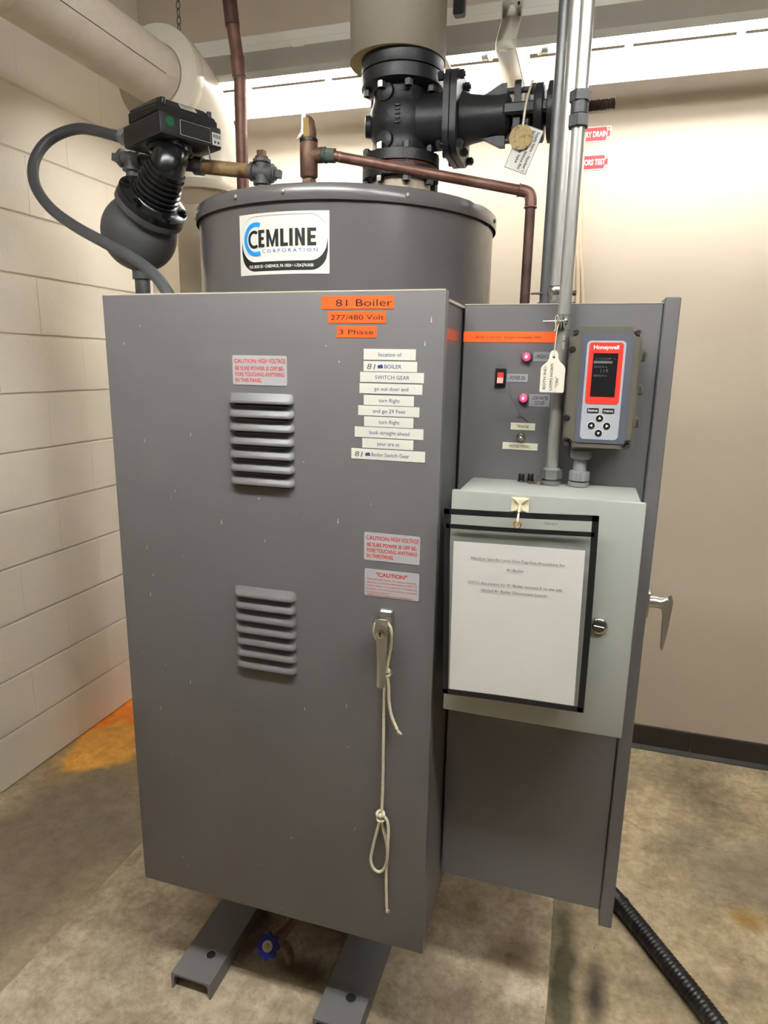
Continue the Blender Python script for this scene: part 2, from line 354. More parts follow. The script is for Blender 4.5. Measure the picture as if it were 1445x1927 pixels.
# --- lettering: flat meshes made from the built-in font
_fc = bpy.data.curves.new('lettering_curve', 'FONT'); _fo = bpy.data.objects.new('lettering_curve', _fc)
def glyphs(s, bold=0.0, spacing=1.0, res=3):
    _fc.body = s; _fc.size = 1.0; _fc.offset = bold; _fc.space_character = spacing; _fc.resolution_u = res; _fc.fill_mode = 'FRONT'
    COL.objects.link(_fo); bpy.context.view_layer.update()
    me = bpy.data.meshes.new_from_object(_fo.evaluated_get(bpy.context.evaluated_depsgraph_get()))
    COL.objects.unlink(_fo)
    vs = [v.co.copy() for v in me.vertices]; fs = [tuple(p.vertices) for p in me.polygons]; bpy.data.meshes.remove(me)
    return vs, fs
CAP = 0.72
def lettering(name, lines, m, parent, fmap=None):
    """lines: (text, (x,y,z) anchor, right, up, cap_height, width or None, align, bold) -> one flat mesh."""
    mb = MB()
    for (s, at, ux, uy, h, wd, al, bold) in lines:
        vs, fs = glyphs(s, bold)
        if not vs: continue
        x0 = min(v.x for v in vs); x1 = max(v.x for v in vs); sy = h / CAP
        sx = sy if not wd else wd / (x1 - x0)
        off = {'l': x0, 'c': (x0 + x1) / 2, 'r': x1}[al]
        pts = []
        for v in vs:
            u, vv = (v.x - off) * sx, v.y * sy
            pts.append(V(at) + V(ux) * u + V(uy) * vv if fmap is None else fmap(at[0] + u, at[1] + vv, 0.0006))
        mb.faces(pts, fs)
    return mb.build(name, m, parent, recalc=False)
X_, Y_, Z_ = (1, 0, 0), (0, 1, 0), (0, 0, 1)
def plate(name, x0, x1, z0, z1, y, m, parent, t=0.0006, r=0.0):
    mb = MB()
    if r: mb.prism([(px + (x0 + x1) / 2, pz + (z0 + z1) / 2) for px, pz in rrect(x1 - x0, z1 - z0, r)], (0, y, 0), X_, Z_, (0, -t, 0))
    else: mb.span(x0, x1, y - t, y, z0, z1)
    return mb.build(name, m, parent)

# ================================================================ THE ROOM
WL, YB, XR, YF, ZC = -1.919, 2.675, 4.2, -4.6, 3.15
floor = struct(MB().span(WL - 0.2, XR + 0.2, YF - 0.2, YB + 0.2, -0.1, 0).build('floor', 'floor'))
struct(MB().span(WL - 0.2, XR + 0.2, YF - 0.2, YB + 0.2, ZC, ZC + 0.1).build('ceiling', 'ceiling'))
struct(MB().span(WL - 0.2, XR + 0.2, YB, YB + 0.1, 0, ZC).build('wall_back', 'drywall'))
struct(MB().span(XR, XR + 0.1, YF, YB, 0, ZC).build('wall_right', 'farwall'))
struct(MB().span(WL - 0.2, XR + 0.2, YF - 0.1, YF, 0, ZC).build('wall_front', 'farwall'))
# left wall of painted blocks in running bond
wl = struct(MB().span(WL - 0.2, WL - 0.006, YF, YB, 0, ZC).build('wall_left', 'mortar'))
def block_mesh(l, h):
    b = bmesh.new(); bmesh.ops.create_cube(b, size=1.0)
    for v in b.verts: v.co = V((v.co.x * 0.012, v.co.y * l, v.co.z * h))
    bmesh.ops.bevel(b, geom=[e for e in b.edges if abs(e.verts[0].co.y - e.verts[1].co.y) > 0.01], offset=0.0026, segments=2, affect='EDGES')
    bmesh.ops.bevel(b, geom=[e for e in b.edges if abs(e.verts[0].co.z - e.verts[1].co.z) > 0.05 and e.verts[0].co.x > 0.005], offset=0.0006, segments=1, affect='EDGES')
    mb = MB(); mb._add(b); return mb.build('block', 'block', wl, ang=20)
BL, BH = 0.4064, 0.2032
proto = block_mesh(BL - 0.0006, BH - 0.0065)
first = True
half = {}
for c in range(15):
    j0 = 1.997 if c % 2 == 0 else 1.794
    ys = [j0 + k * BL for k in range(-7, 3)]
    for y0 in ys:
        a, b_ = max(y0, -0.6), min(y0 + BL, YB)
        if b_ - a < 0.05: continue
        at = (WL - 0.006 + random.uniform(-0.0003, 0.0003), (a + b_) / 2, (c + 0.5) * BH)
        if b_ - a < BL - 0.01:
            key = round(b_ - a, 3)
            if key not in half: half[key] = block_mesh(b_ - a - 0.0006, BH - 0.0065); o = half[key]; o.location = at; ORG[o.name] = V(at)
            else: clone(half[key], 'block', wl, at)
        elif first: proto.location = at; first = False
        else: clone(proto, 'block', wl, at)
# cove base at the foot of the back wall, in two lengths with a joint
bb = struct(MB().prism([(0, 0), (0, 0.105), (-0.006, 0.102), (-0.006, 0.018), (-0.016, 0.003), (-0.016, 0)], (WL, YB - 0.0005, 0), Y_, Z_, (2.437, 0, 0)).build('baseboard_back', 'rubber'))
MB().prism([(0, 0), (0, 0.105), (-0.006, 0.102), (-0.006, 0.018), (-0.016, 0.003), (-0.016, 0)], (WL + 2.4395, YB - 0.0005, 0), Y_, Z_, (XR - WL - 2.44, 0, 0)).build('base_strip', 'rubber', bb)
# concrete housekeeping pad
PZ = 0.08
struct(MB().span(-1.218, 0.026, 0.55, 2.45, 0, PZ, 0.008, 2).build('concrete_pad', 'pad'))

# ================================================================ FLUORESCENT STRIPS
FZ = 2.45
def fixture(x0, x1, yc, label, group, both=False):
    t = thing('fluorescent_light', ((x0 + x1) / 2, yc, FZ), label, 'light', group)
    yn, yf = yc - 0.1625, yc + 0.1625
    # sheet-metal reflector: sloped sides with a folded lip, open below
    th = 0.003
    mb = MB()
    for sgn in (-1, 1):
        e = yc + sgn * 0.1625; i = yc + sgn * 0.066
        SL0, SL1 = (0.16, 0.80) if both else (0.55, 0.64)  # unseen aisle units get wide slots, shaped to spread fill light upward
        def sec(f0, f1, xa, xb):   # strip of the sloped side between fractions f0..f1 of its width
            y0_, z0_, y1_, z1_ = e + (i - e) * f0, FZ + 0.02 + 0.105 * f0, e + (i - e) * f1, FZ + 0.02 + 0.105 * f1
            mb.prism([(y0_, z0_), (y1_, z1_), (y1_ - sgn * th * 0.74, z1_ - th * 0.68), (y0_ - sgn * th * 0.74, z0_ - th * 0.68)], (xa, 0, 0), Y_, Z_, (xb - xa, 0, 0))
        mb.span(x0, x1, e - sgn * th / 2 - 0.0012, e - sgn * th / 2 + 0.0012, FZ, FZ + 0.0205)
        if sgn < 0 and not both:
            sec(0.0, 1.0, x0, x1); continue
        sec(0.0, SL0, x0, x1); sec(SL1, 1.0, x0, x1)
        n_s = 4; pw = (x1 - x0) / n_s      # bridges between the up-light slots
        for q in range(n_s + 1):
            sec(SL0 - 0.01, SL1 + 0.01, max(x0, x0 + pw * q - 0.012), min(x1, x0 + pw * q + 0.012))
    mb.span(x0, x1, yc - 0.066, yc + 0.066, FZ + 0.122, FZ + 0.125)
    mb.build('reflector', 'reflector', t)
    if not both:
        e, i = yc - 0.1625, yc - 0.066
        MB().prism([(e - 0.0008, FZ), (e - 0.0008, FZ + 0.0195), (i, FZ + 0.1255), (i, FZ + 0.1275), (e - 0.0022, FZ + 0.0205), (e - 0.0022, FZ)], (x0, 0, 0), Y_, Z_, (x1 - x0, 0, 0)).build('reflector_shade_skin', 'shadeback', t)  # added near-side skin; its gray paints in the shade there
    # channel housing along the top with its folded front flange
    ch = MB().span(x0, x1, yc - 0.068, yc + 0.068, FZ + 0.125, FZ + 0.172, 0.004)
    ch.span(x0, x1, yc - 0.074, yc - 0.067, FZ + 0.116, FZ + 0.140, 0.002)
    ch.build('channel_housing', 'white', t)
    # spring latches hanging from the channel flange
    k = 0; la = None
    n_l = max(2, int((x1 - x0) / 0.4))
    for i in range(n_l):
        xc = x0 + (x1 - x0) * (i + 0.42) / n_l; at = (xc, yc - 0.078, FZ + 0.118)
        if la is None:
            la = MB().prism([(-0.03, 0.008), (0.03, 0.008), (0.022, 0), (0.01, -0.012), (-0.01, -0.012), (-0.022, 0)], V(at), X_, (0, -0.5, 0.86), (0, -0.002, -0.001)).build('latch', 'white', t, origin=at)
        else: clone(la, 'latch', t, at)
    # two tubes with end caps and lampholders
    for dy in (-0.045, 0.045):
        tb = MB().cyl((x0 + 0.075, yc + dy, FZ + 0.078), (x1 - 0.075, yc + dy, FZ + 0.078), 0.0165, n=10).build('tube', 'tube' if both else 'dimtube', t)
        for xe in (x0 + 0.055, x1 - 0.075): MB().cyl((xe, yc + dy, FZ + 0.078), (xe + 0.02, yc + dy, FZ + 0.078), 0.017, n=12).build('end_cap', 'satin', tb)
        for xe in (x0 + 0.048, x1 - 0.048):
            MB().box((xe, yc + dy, FZ + 0.092), (0.014, 0.03, 0.06), None, 0.003).build('lampholder', 'white', t)
    # ends
    for xe in (x0 - 0.002, x1 + 0.002):
        MB().prism([(-0.066, 0.125), (0.066, 0.125), (0.16, 0.022), (0.16, 0.006), (-0.16, 0.006), (-0.16, 0.022)], (xe - 0.0012, yc, FZ), Y_, Z_, (0.0024, 0, 0)).build('end_plate', 'reflector', t)
    return t
def joint_strap(xc, yc, label):
    """sheet-metal band that follows the section of the reflector where two units meet."""
    t = thing('joint_strap', (xc, yc, FZ), label, 'bracket')
    w2 = 0.027
    path = [(yc - 0.078, FZ + 0.160), (yc - 0.080, FZ + 0.118), (yc - 0.171, FZ + 0.020), (yc - 0.171, FZ - 0.005), (yc + 0.095, FZ - 0.005)]
    mb = MB()
    for k in (-1, 1):
        ip = []
        for (y, z) in path: ip.append((y, z))
        for (p, q) in zip(ip[:-1], ip[1:]):
            d = V((0, q[0] - p[0], q[1] - p[1])); nn = V((0, -d.z, d.y)).normalized()
            if nn.z > 0 and abs(nn.y) < 0.3: nn = -nn
            if nn.y > 0: nn = -nn
            a, b_ = V((0, *p)), V((0, *q))
            x_in, x_out = xc, xc + k * w2
            vs = [V((x_in, 0, 0)) + a + nn * 0.006, V((x_out, 0, 0)) + a, V((x_out, 0, 0)) + b_, V((x_in, 0, 0)) + b_ + nn * 0.006]
            mb.faces(vs, [(0, 1, 2, 3)])
    bmesh.ops.remove_doubles(mb.bm, verts=mb.bm.verts[:], dist=0.0005)
    o = mb.build('strap_band', 'white', t, ang=20)
    sm = o.modifiers.new('solid', 'SOLIDIFY'); sm.thickness = 0.002
    MB().span(xc - 0.004, xc + 0.024, yc + 0.09, yc + 0.16, FZ - 0.006, FZ - 0.002).build('strap_tail', 'white', t)
    scr = MB().cyl((xc, yc - 0.082, FZ + 0.150), (xc, yc - 0.086, FZ + 0.150), 0.004, n=10).build('screw', 'darkgap', t, origin=(xc, yc - 0.082, FZ + 0.150))
    clone(scr, 'screw', t, (xc + 0.02, yc - 0.082, FZ + 0.150))
    return t
YL = 2.3275
fixture(-1.60, -0.338, YL, 'left lit fluorescent strip light in front of the back wall, behind the copper riser', 'fluorescent strip lights')
fixture(-0.278, 0.985, YL, 'right lit fluorescent strip light in front of the back wall, running out of the frame', 'fluorescent strip lights')
joint_strap(-0.307, YL, 'cream sheet metal strap joining the two back fluorescent strips')
st = thing('cross_bar', (-0.495, YL, FZ), 'thin cream bar across the left strip light beside the insulated vertical pipe', 'bracket')
MB().box((-0.495, YL, FZ - 0.003), (0.02, 0.325, 0.003)).build('bar', 'white', st)
MB().span(-0.505, -0.485, YL - 0.166, YL - 0.163, FZ - 0.0045, FZ + 0.02).build('bar_end', 'white', st)
LYA = 0.42
for (x0, x1, yc, w_) in ((-1.17, 0.093, LYA, 'left unit over the aisle in front of the boiler'), (0.153, 1.416, LYA, 'right unit over the aisle in front of the boiler')):
    fixture(x0, x1, yc, 'lit fluorescent strip light, ' + w_, 'fluorescent strip lights', True)
def hang_chain(x, y, label):
    t = thing('hanging_chain', (x, y, FZ + 0.17), label, 'chain', 'chains holding up the strip lights')
    l0 = None; k = 0; z = FZ + 0.185
    while z < ZC - 0.01:
        rot = (k % 2) * PI / 2
        pts = []
        for i in range(10):
            a = 2 * PI * i / 10; u = 0.0075 * math.cos(a); v = 0.015 * math.sin(a)
            pts.append(V((x + u * math.cos(rot), y + u * math.sin(rot), z + v)))
        MB().tube(pts, 0.0018, 5, closed=True).build('chain_link', 'emtdark', t)
        z += 0.024; k += 1
hang_chain(-1.50, YL, 'thin steel chain above the insulated elbow holding the left strip light')
# black hanger stub beside the insulated vertical pipe
hg = thing('ceiling_hanger', (-0.375, 2.0, 2.62), 'black hanger rod behind the top of the insulated vertical pipe', 'hanger')
MB().cyl((-0.405, 1.95, 2.475), (-0.405, 1.95, ZC), 0.008).build('rod', 'iron', hg)
MB().box((-0.405, 1.95, 2.475), (0.03, 0.03, 0.05), None, 0.004).build('clamp', 'iron', hg)

# ================================================================ BOILER: tank on skids
TX, TY, TR = -0.619, 1.686, 0.367
bo = thing('boiler', (TX, TY, PZ), 'gray enamelled cylindrical boiler tank with lidded top, on two steel skids', 'boiler')
MB().lathe([(TR, 0), (TR, 1.55)], (TX, TY, 0.33), Z_, 96).build('tank_jacket', 'gray2', bo)
MB().lathe([(0.374, 0), (0.3745, 0.001), (0.3745, 0.0285), (0.371, 0.032), (0.30, 0.034), (0.0, 0.034)], (TX, TY, 1.868), Z_, 96, caps=False).build('tank_lid', 'gray2', bo)
MB().lathe([(0.3675, 0), (0.371, 0.001), (0.371, 0.075), (0.3675, 0.077)], (TX, TY, 1.600), Z_, 96, caps=False).build('jacket_band', 'gray', bo)
def screw_at(ang, z, r, proto=None):
    a = math.radians(ang); d = V((math.sin(a), -math.cos(a), 0)); at = V((TX, TY, z)) + d * r
    return MB().lathe([(0.0052, 0), (0.0052, 0.001), (0.0038, 0.003), (0.0015, 0.0036)], at, d, 12).hexa(at, at + d * 0.0028, 0.0048).build('screw', 'screw', bo, origin=at)
for a in (-60, -18.9, -0.5, 39.2, 88.9): screw_at(a, 1.884, 0.3743)
screw_at(64.5, 1.662, 0.371)
for k in range(4):
    a = PI / 4 + k * PI / 2
    MB().span(TX + 0.26 * math.cos(a) - 0.02, TX + 0.26 * math.cos(a) + 0.02, TY + 0.2 * math.sin(a) - 0.03, TY + 0.2 * math.sin(a) + 0.03, PZ + 0.044, 0.35, 0.003).build('leg', 'skid', bo)
for xc in (-0.785, -0.420):
    w2, h, t1, t2 = 0.0525, 0.0437, 0.0055, 0.0075
    sk = MB().prism([(-w2, 0), (-w2, h), (w2, h), (w2, 0), (w2 - 0.004, 0), (w2 - t2, h - t1 - 0.006), (w2 - t2 - 0.006, h - t1), (-w2 + t2 + 0.006, h - t1), (-w2 + t2, h - t1 - 0.006), (-w2 + 0.004, 0)], (xc, 1.083, PZ), X_, Z_, (0, 1.15, 0)).build('skid_rail', 'skid', bo)
    MB().cyl((xc + 0.012, 1.155, PZ + h - 0.001), (xc + 0.012, 1.155, PZ + h + 0.0006), 0.0115, n=20).build('bolt_hole', 'darkgap', sk)
    MB().torus((xc + 0.012, 1.155, PZ + h), Z_, 0.012, 0.0012, 20, 6).build('hole_rim', 'satin', sk)
# maker's decal wrapped on the jacket
def onjacket(u, v, lift=0.0004):
    a = math.radians(-18.6) + u / TR; r = TR + 0.0008 + lift
    return V((TX + r * math.sin(a), TY - r * math.cos(a), v))
DW, D0, D1 = math.radians(32.9) * TR, 1.7265, 1.848      # decal width and heights
def wrap(name, quads_uv, m, parent, lift):
    mb = MB()
    mb.faces([onjacket(u, v, lift) for u, v in quads_uv[0]], quads_uv[1]); return mb.build(name, m, parent, recalc=False)
def grid(u0, u1, v0f, v1f, n=28):
    vs, fs = [], []
    for i in range(n + 1):
        u = u0 + (u1 - u0) * i / n; vs += [(u, v0f(u)), (u, v1f(u))]
        if i: fs.append((2 * i - 2, 2 * i, 2 * i + 1, 2 * i - 1))
    return vs, fs
dec = wrap('logo_decal', grid(0, DW, lambda u: D0, lambda u: D1), 'decal', bo, 0.0)
dec['label'] = 'white maker decal with blue and black lettering'
H = D1 - D0
def stad(u0, u1, v0, v1, r):
    def lo(u):
        d = max(0, u0 + r - u, u - (u1 - r)); return v0 + r_v - math.sqrt(max(0, 1 - (d / r) ** 2)) * r_v
    def hi(u):
        d = max(0, u0 + r - u, u - (u1 - r)); return v1 - r_v + math.sqrt(max(0, 1 - (d / r) ** 2)) * r_v
    r_v = (v1 - v0) / 2 * 0.98
    return lo, hi
ua, ub = 0.03 * DW, 0.985 * DW
lo1, hi1 = stad(ua + 0.0, ub, D0 + 0.06 * H, D1 - 0.30 * H, 0.036)
lo2, hi2 = stad(ua, ub, D0 + 0.215 * H, D1 - 0.045 * H, 0.036)
def clampf(f, g): return lambda u: min(f(u), g(u))
# black crescent of the lower shadow (between the two rounded outlines) and the thin outline
wrap('decal_shadow', grid(ua, ub, lo1, lambda u: max(lo1(u), lo2(u)), 60), 'ink', dec, 0.0003)
def outline(u0, u1, f, side, t=0.0006):
    return grid(u0, u1, (lambda u: f(u) - t) if side > 0 else f, f if side > 0 else (lambda u: f(u) + t), 60)
wrap('decal_outline', outline(ua, ub, hi2, 1), 'ink', dec, 0.0003)
def arc_c(uc, vc, ru0, rv0, ru1, rv1, a0, a1, n=24):
    vs, fs = [], []
    for i in range(n + 1):
        a = math.radians(a0 + (a1 - a0) * i / n); vs += [(uc + ru0 * math.cos(a), vc + rv0 * math.sin(a)), (uc + ru1 * math.cos(a), vc + rv1 * math.sin(a))]
        if i: fs.append((2 * i - 2, 2 * i - 1, 2 * i + 1, 2 * i))
    return vs, fs
def fx(px): return (px - 70) / 1235 * DW
def fz(py): return D1 - (py - 100) / 812 * H
# blue C and black C of the emblem
wrap('blue_emblem', arc_c(fx(335), fz(437), (335 - 198) / 1235 * DW, 165 / 812 * H, (335 - 148) / 1235 * DW, 226 / 812 * H, 66, 294), 'cyan', dec, 0.0005)
wrap('black_emblem', arc_c(fx(310), fz(438), (310 - 252) / 1235 * DW, 80 / 812 * H, (310 - 216) / 1235 * DW, 120 / 812 * H, 52, 308), 'ink', dec, 0.0006)
# block capitals of the maker's name, drawn stroke by stroke
mb = MB()
def stroke(pts): mb.faces([onjacket(fx(px), fz(py), 0.0006) for px, py in pts], [tuple(range(len(pts)))])
def bar(x0, y0, x1, y1): stroke([(x0, y1), (x1, y1), (x1, y0), (x0, y0)])
T_, B_ = 318, 545
for (x0, x1) in ((376, 466), (1036, 1146)):
    bar(x0, T_, x0 + 44, B_); bar(x0 + 44, T_, x1, T_ + 42); bar(x0 + 44, 412, x1 - 10, 452); bar(x0 + 44, B_ - 44, x1, B_)
bar(495, T_, 533, B_); bar(622, T_, 662, B_); stroke([(533, T_), (533, T_ + 110), (566, B_), (590, B_), (578, 470)]); stroke([(622, T_), (578, 470), (566, B_), (590, B_), (622, T_ + 110)])
bar(688, T_, 732, B_); bar(732, B_ - 44, 790, B_)
bar(808, T_, 852, B_)
bar(882, T_, 922, B_); bar(966, T_, 1006, B_); stroke([(922, T_), (922, T_ + 100), (966, B_), (966, B_ - 100)])
mb.build('lettering', 'ink', dec, recalc=False)
lettering('lettering', [('C O R P O R A T I O N', (fx(430), fz(622)), None, None, 46 / 812 * H, fx(1162) - fx(430), 'l', 0.0)], 'blueink', dec, onjacket)
lettering('lettering', [('P.O. BOX 55 \u2022 CHESWICK, PA 15024 \u2022 1-724-274-5430', (fx(230), fz(818)), None, None, 40 / 812 * H, fx(1112) - fx(230), 'l', 0.02)], 'whiteink', dec, onjacket)

# ================================================================ ELECTRICAL CABINET with louvred door
ec = thing('electrical_cabinet', (-0.56, 1.19, 0.378), 'tall gray sheet metal cabinet with two sets of louvers on its door', 'cabinet')
DY = 1.08
MB().span(-0.886, -0.2325, 1.106, 1.312, 0.385, 1.652, 0.003).build('cabinet_body', 'gray', ec)
door = MB().span(-0.889, -0.2285, DY, 1.103, 0.378, 1.6655, 0.0022, 2).build('cabinet_door', 'gray', ec)
MB().span(-0.886, -0.2325, 1.1005, 1.110, 1.6500, 1.6640).build('door_lip', 'edge', door)
MB().span(-0.2335, -0.2295, 1.112, 1.305, 1.6490, 1.6535).build('worn_edge', 'edge', ec)
def louver(x0, x1, ztop, h, d, parent):
    """pressed hood: rises from the sheet at the top and ends in an open lip below; tapered ends."""
    e = 0.012; pr = []
    n = 8; vs = []; fs = []
    prof = [(0.0, 0.0), (0.3, 0.30), (0.7, 0.76), (0.95, 1.0), (1.0, 0.95)]
    xs = [x0, x0 + e * 0.35, x0 + e, x1 - e, x1 - e * 0.35, x1]; ks = [0.0, 0.72, 1.0, 1.0, 0.72, 0.0]
    for xx, k in zip(xs, ks):
        for (t, f) in prof: vs.append((xx, DY + 0.0004 - d * f * k, ztop - h * (0.15 * (1 - k) + t * (1 - 0.22 * (1 - k)))))
    m = len(prof)
    for i in range(len(xs) - 1):
        for j in range(m - 1): fs.append((i * m + j, (i + 1) * m + j, (i + 1) * m + j + 1, i * m + j + 1))
    at = ((x0 + x1) / 2, DY, ztop - h / 2)
    o = MB().faces(vs, fs).build('louver', 'gray', parent, origin=at, ang=60)
    return o
MB().span(-0.887, -0.2305, DY - 0.0003, DY + 0.004, 1.6630, 1.6656, 0.0003).build('worn_edge', 'edge', door)
lv = louver(-0.6275, -0.4965, 1.492, 0.0190, 0.0125, door)
slit_shade = MB().span(-0.615, -0.508, DY - 0.0006, DY + 0.0004, 1.4690, 1.4725).build('louver_slit_shade', 'darkgap', door, origin=(-0.562, DY, 1.48225))  # dark strip under the lip: the slit, with the lip's shadow painted in
for z_first, cnt, xo, skip in ((1.492, 7, 0.0, True), (1.1225, 7, -0.0005, False)):
    for k in range(cnt):
        zt = z_first - 0.02485 * k
        if skip and k == 0: continue
        clone(lv, 'louver', door, (-0.562 + xo, DY, zt - 0.00975)); clone(slit_shade, 'louver_slit_shade', door, (-0.562 + xo, DY, zt - 0.00975))
# paint scuffs and drips on the door
mb = MB(); rs_ = random.Random(11)
for k in range(46):
    x, z = rs_.uniform(-0.87, -0.25), rs_.uniform(0.42, 1.62); l, w_ = rs_.uniform(0.001, 0.009), rs_.uniform(0.0004, 0.0009)
    if -0.64 < x < -0.48 and (0.93 < z < 1.13 or 1.30 < z < 1.57): continue
    mb.faces([(x - w_, DY - 0.0004, z), (x + w_, DY - 0.0004, z), (x + w_ * 0.6, DY - 0.0004, z + l), (x - w_ * 0.6, DY - 0.0004, z + l)], [(0, 1, 2, 3)])
    mb.faces([(x + 1.6 * w_ * math.cos(i * PI / 3), DY - 0.0004, z + 1.6 * w_ * math.sin(i * PI / 3)) for i in range(6)], [(0, 1, 2, 3, 4, 5)])
o = mb.build('scuff_marks', 'scuff', door); o['kind'] = 'stuff'
# labels
def label_plate(name, x0, x1, z0, z1, m, parent, y=DY, r=0.0): return plate(name, x0, x1, z0, z1, y - 0.0002, m, parent, 0.0005, r)
LY = DY - 0.0009
for (x0, x1, z0, z1, s, xs, wd, h) in ((-0.4440, -0.3150, 1.6355, 1.6560, '81 Boiler', -0.4175, 0.100, 0.0115), (-0.4310, -0.3290, 1.6125, 1.6320, '277/480 Volt', -0.4265, 0.0945, 0.0083), (-0.4155, -0.3445, 1.5890, 1.6080, '3 Phase', -0.4110, 0.061, 0.0083)):
    o = label_plate('orange_label', x0, x1, z0, z1, 'orange', ec)
    lettering('lettering', [(s, (xs, LY, (z0 + z1) / 2 - h / 2), X_, Z_, h, wd, 'l', 0.0)], 'ink', o)
W = [('location of', -0.367, -0.276, 1.571, 1.553), ('BOILER', -0.367, -0.273, 1.551, 1.534), ('SWITCH GEAR', -0.373, -0.261, 1.533, 1.516), ('go out door and', -0.374, -0.263, 1.514, 1.497), ('turn Right', -0.366, -0.277, 1.4945, 1.4775), ('and go 29 Feet', -0.376, -0.267, 1.4765, 1.4595), ('turn Right', -0.365, -0.277, 1.4580, 1.4410), ('look straight ahead', -0.382, -0.259, 1.4400, 1.4220), ('your are at', -0.368, -0.276, 1.4205, 1.4035), ('Boiler Switch Gear', -0.388, -0.255, 1.4020, 1.3835)]
for i, (s, x0, x1, z1, z0) in enumerate(W):
    o = label_plate('tape_label', x0, x1, z0, z1, 'tape', ec)
    zc = (z0 + z1) / 2 - 0.0033; h = 0.0066
    if s in ('BOILER', 'Boiler Switch Gear'):
        xs = -0.330 if s == 'BOILER' else -0.3505
        lettering('lettering', [(s, (xs, LY, zc), X_, Z_, h, 0.030 if s == 'BOILER' else 0.068, 'l', 0.0)], 'navy', o)
        lettering('handwriting', [('81', (x0 + 0.006, LY, zc - 0.0015), (1, 0, -0.05), (0.2, 0, 1), 0.0095, 0.0135, 'l', 0.0)], 'pen', o)
        lettering('scribble', [('#2', (xs - 0.0115, LY, zc + 0.0006), X_, Z_, 0.0055, 0.0088, 'l', 0.06), ('==', (xs - 0.0118, LY - 0.0001, zc - 0.0004), X_, Z_, 0.0066, 0.0092, 'l', 0.05)], 'navy', o)
    else:
        wd = {'location of': 0.0405, 'SWITCH GEAR': 0.060, 'go out door and': 0.060, 'turn Right': 0.037, 'and go 29 Feet': 0.058, 'look straight ahead': 0.0715, 'your are at': 0.0405}[s]
        lettering('lettering', [(s, ((x0 + x1) / 2 + 0.0012, LY, zc), X_, Z_, h, wd, 'c', 0.0)], 'navy', o)
def caution(x0, x1, z0, z1):
    o = label_plate('caution_label', x0, x1, z0, z1, 'silverlabel', ec, r=0.003)
    w_, hh = x1 - x0, z1 - z0; L = []
    L.append(('CAUTION:', (x0 + 0.0035, LY, z0 + hh * 0.745), X_, Z_, hh * 0.135, w_ * 0.43, 'l', 0.02))
    L.append(('HIGH VOLTAGE', (x1 - 0.0025, LY, z0 + hh * 0.745), X_, Z_, hh * 0.155, w_ * 0.49, 'r', 0.02))
    for k, (s, f) in enumerate((('BE SURE POWER IS OFF BE-', 0.90), ('FORE TOUCHING ANYTHING', 0.90), ('IN THIS PANEL', 0.49))):
        L.append((s, (x0 + 0.0055, LY, z0 + hh * (0.50 - 0.20 * k)), X_, Z_, hh * 0.135, w_ * f, 'l', 0.022))
    lettering('lettering', L, 'redink', o)
caution(-0.617, -0.5095, 1.5055, 1.5575)
caution(-0.3625, -0.2590, 1.2005, 1.2525)
o = label_plate('caution_label', -0.361, -0.2585, 1.133, 1.1845, 'silverlabel', ec, r=0.003)
L = [('"CAUTION"', (-0.3098, LY, 1.1715), X_, Z_, 0.0072, 0.058, 'c', 0.03)]
for k, s in enumerate(('"Risk of Scald Injury. To reduce this risk,', 'the thermostat has been set at 140\u00b0F. If', 'hotter water is needed for commercial', 'purposes, see instructions before changing')):
    L.append((s, (-0.3570, LY, 1.1640 - 0.0062 * k), X_, Z_, 0.0034, 0.0945, 'l', 0.0))
L.append(('temperature setting."', (-0.3570, LY, 1.1640 - 0.0062 * 4), X_, Z_, 0.0034, 0.045, 'l', 0.0))
L.append(('Suitable for 6 inch clearance. Non-Combustible Floor.', (-0.3550, LY, 1.1345), X_, Z_, 0.003, 0.087, 'l', 0.02))
lettering('lettering', L, 'redink', o)
# sheer orange tape end wrapped on the side of the cabinet
MB().span(-0.2322, -0.2314, 1.105, 1.205, 1.588, 1.607).build('faded_tape', 'orangesheer', ec)
# lever handle with key lock
hd = MB()
hd.prism(rrect(0.025, 0.082, 0.004), (-0.3165, DY, 1.071), X_, Z_, (0, -0.009, 0), 0.003)
hd.box((-0.3165, DY - 0.007, 1.104), (0.025, 0.008, 0.016), None, 0.003)
dh = hd.build('door_handle', 'satin', ec); dh['label'] = 'satin metal lever handle'
MB().cyl((-0.3165, DY - 0.008, 1.082), (-0.3165, DY - 0.040, 1.082), 0.0125, 0.0125, n=24).build('spindle', 'satin', dh)
lp = []
for t in range(13):
    f = t / 12; z = 1.103 - 0.130 * f; wv = 0.0115 - 0.0045 * f; yv = DY - 0.040 + 0.006 * math.sin(f * PI * 0.9)
    lp.append((z, wv, yv))
vs, fs = [], []
for (z, wv, yv) in lp:
    for (k, dy) in ((-1, 0.0015), (-0.5, -0.001), (0.5, -0.001), (1, 0.0015)): vs.append((-0.3165 + k * wv, yv + dy, z))
    for (k, dy) in ((1, 0.005), (-1, 0.005)): vs.append((-0.3165 + k * wv, yv + dy, z))
for i in range(12):
    for j in range(6): fs.append((i * 6 + j, i * 6 + (j + 1) % 6, (i + 1) * 6 + (j + 1) % 6, (i + 1) * 6 + j))
fs += [tuple(range(6)), tuple(range(72, 78))]
MB().faces(vs, fs).build('lever', 'satin', dh, ang=50)
MB().lathe([(0.0085, 0), (0.0085, 0.003), (0.007, 0.0036)], (-0.3165, DY - 0.0405, 1.079), (0, -1, 0), 20).build('lock_cylinder', 'chrome', dh)
MB().span(-0.3175, -0.3155, DY - 0.0448, DY - 0.0440, 1.0745, 1.0840).cyl((-0.3165, DY - 0.0440, 1.0810), (-0.3165, DY - 0.0448, 1.0810), 0.0022, n=10).build('keyhole', 'darkgap', dh)

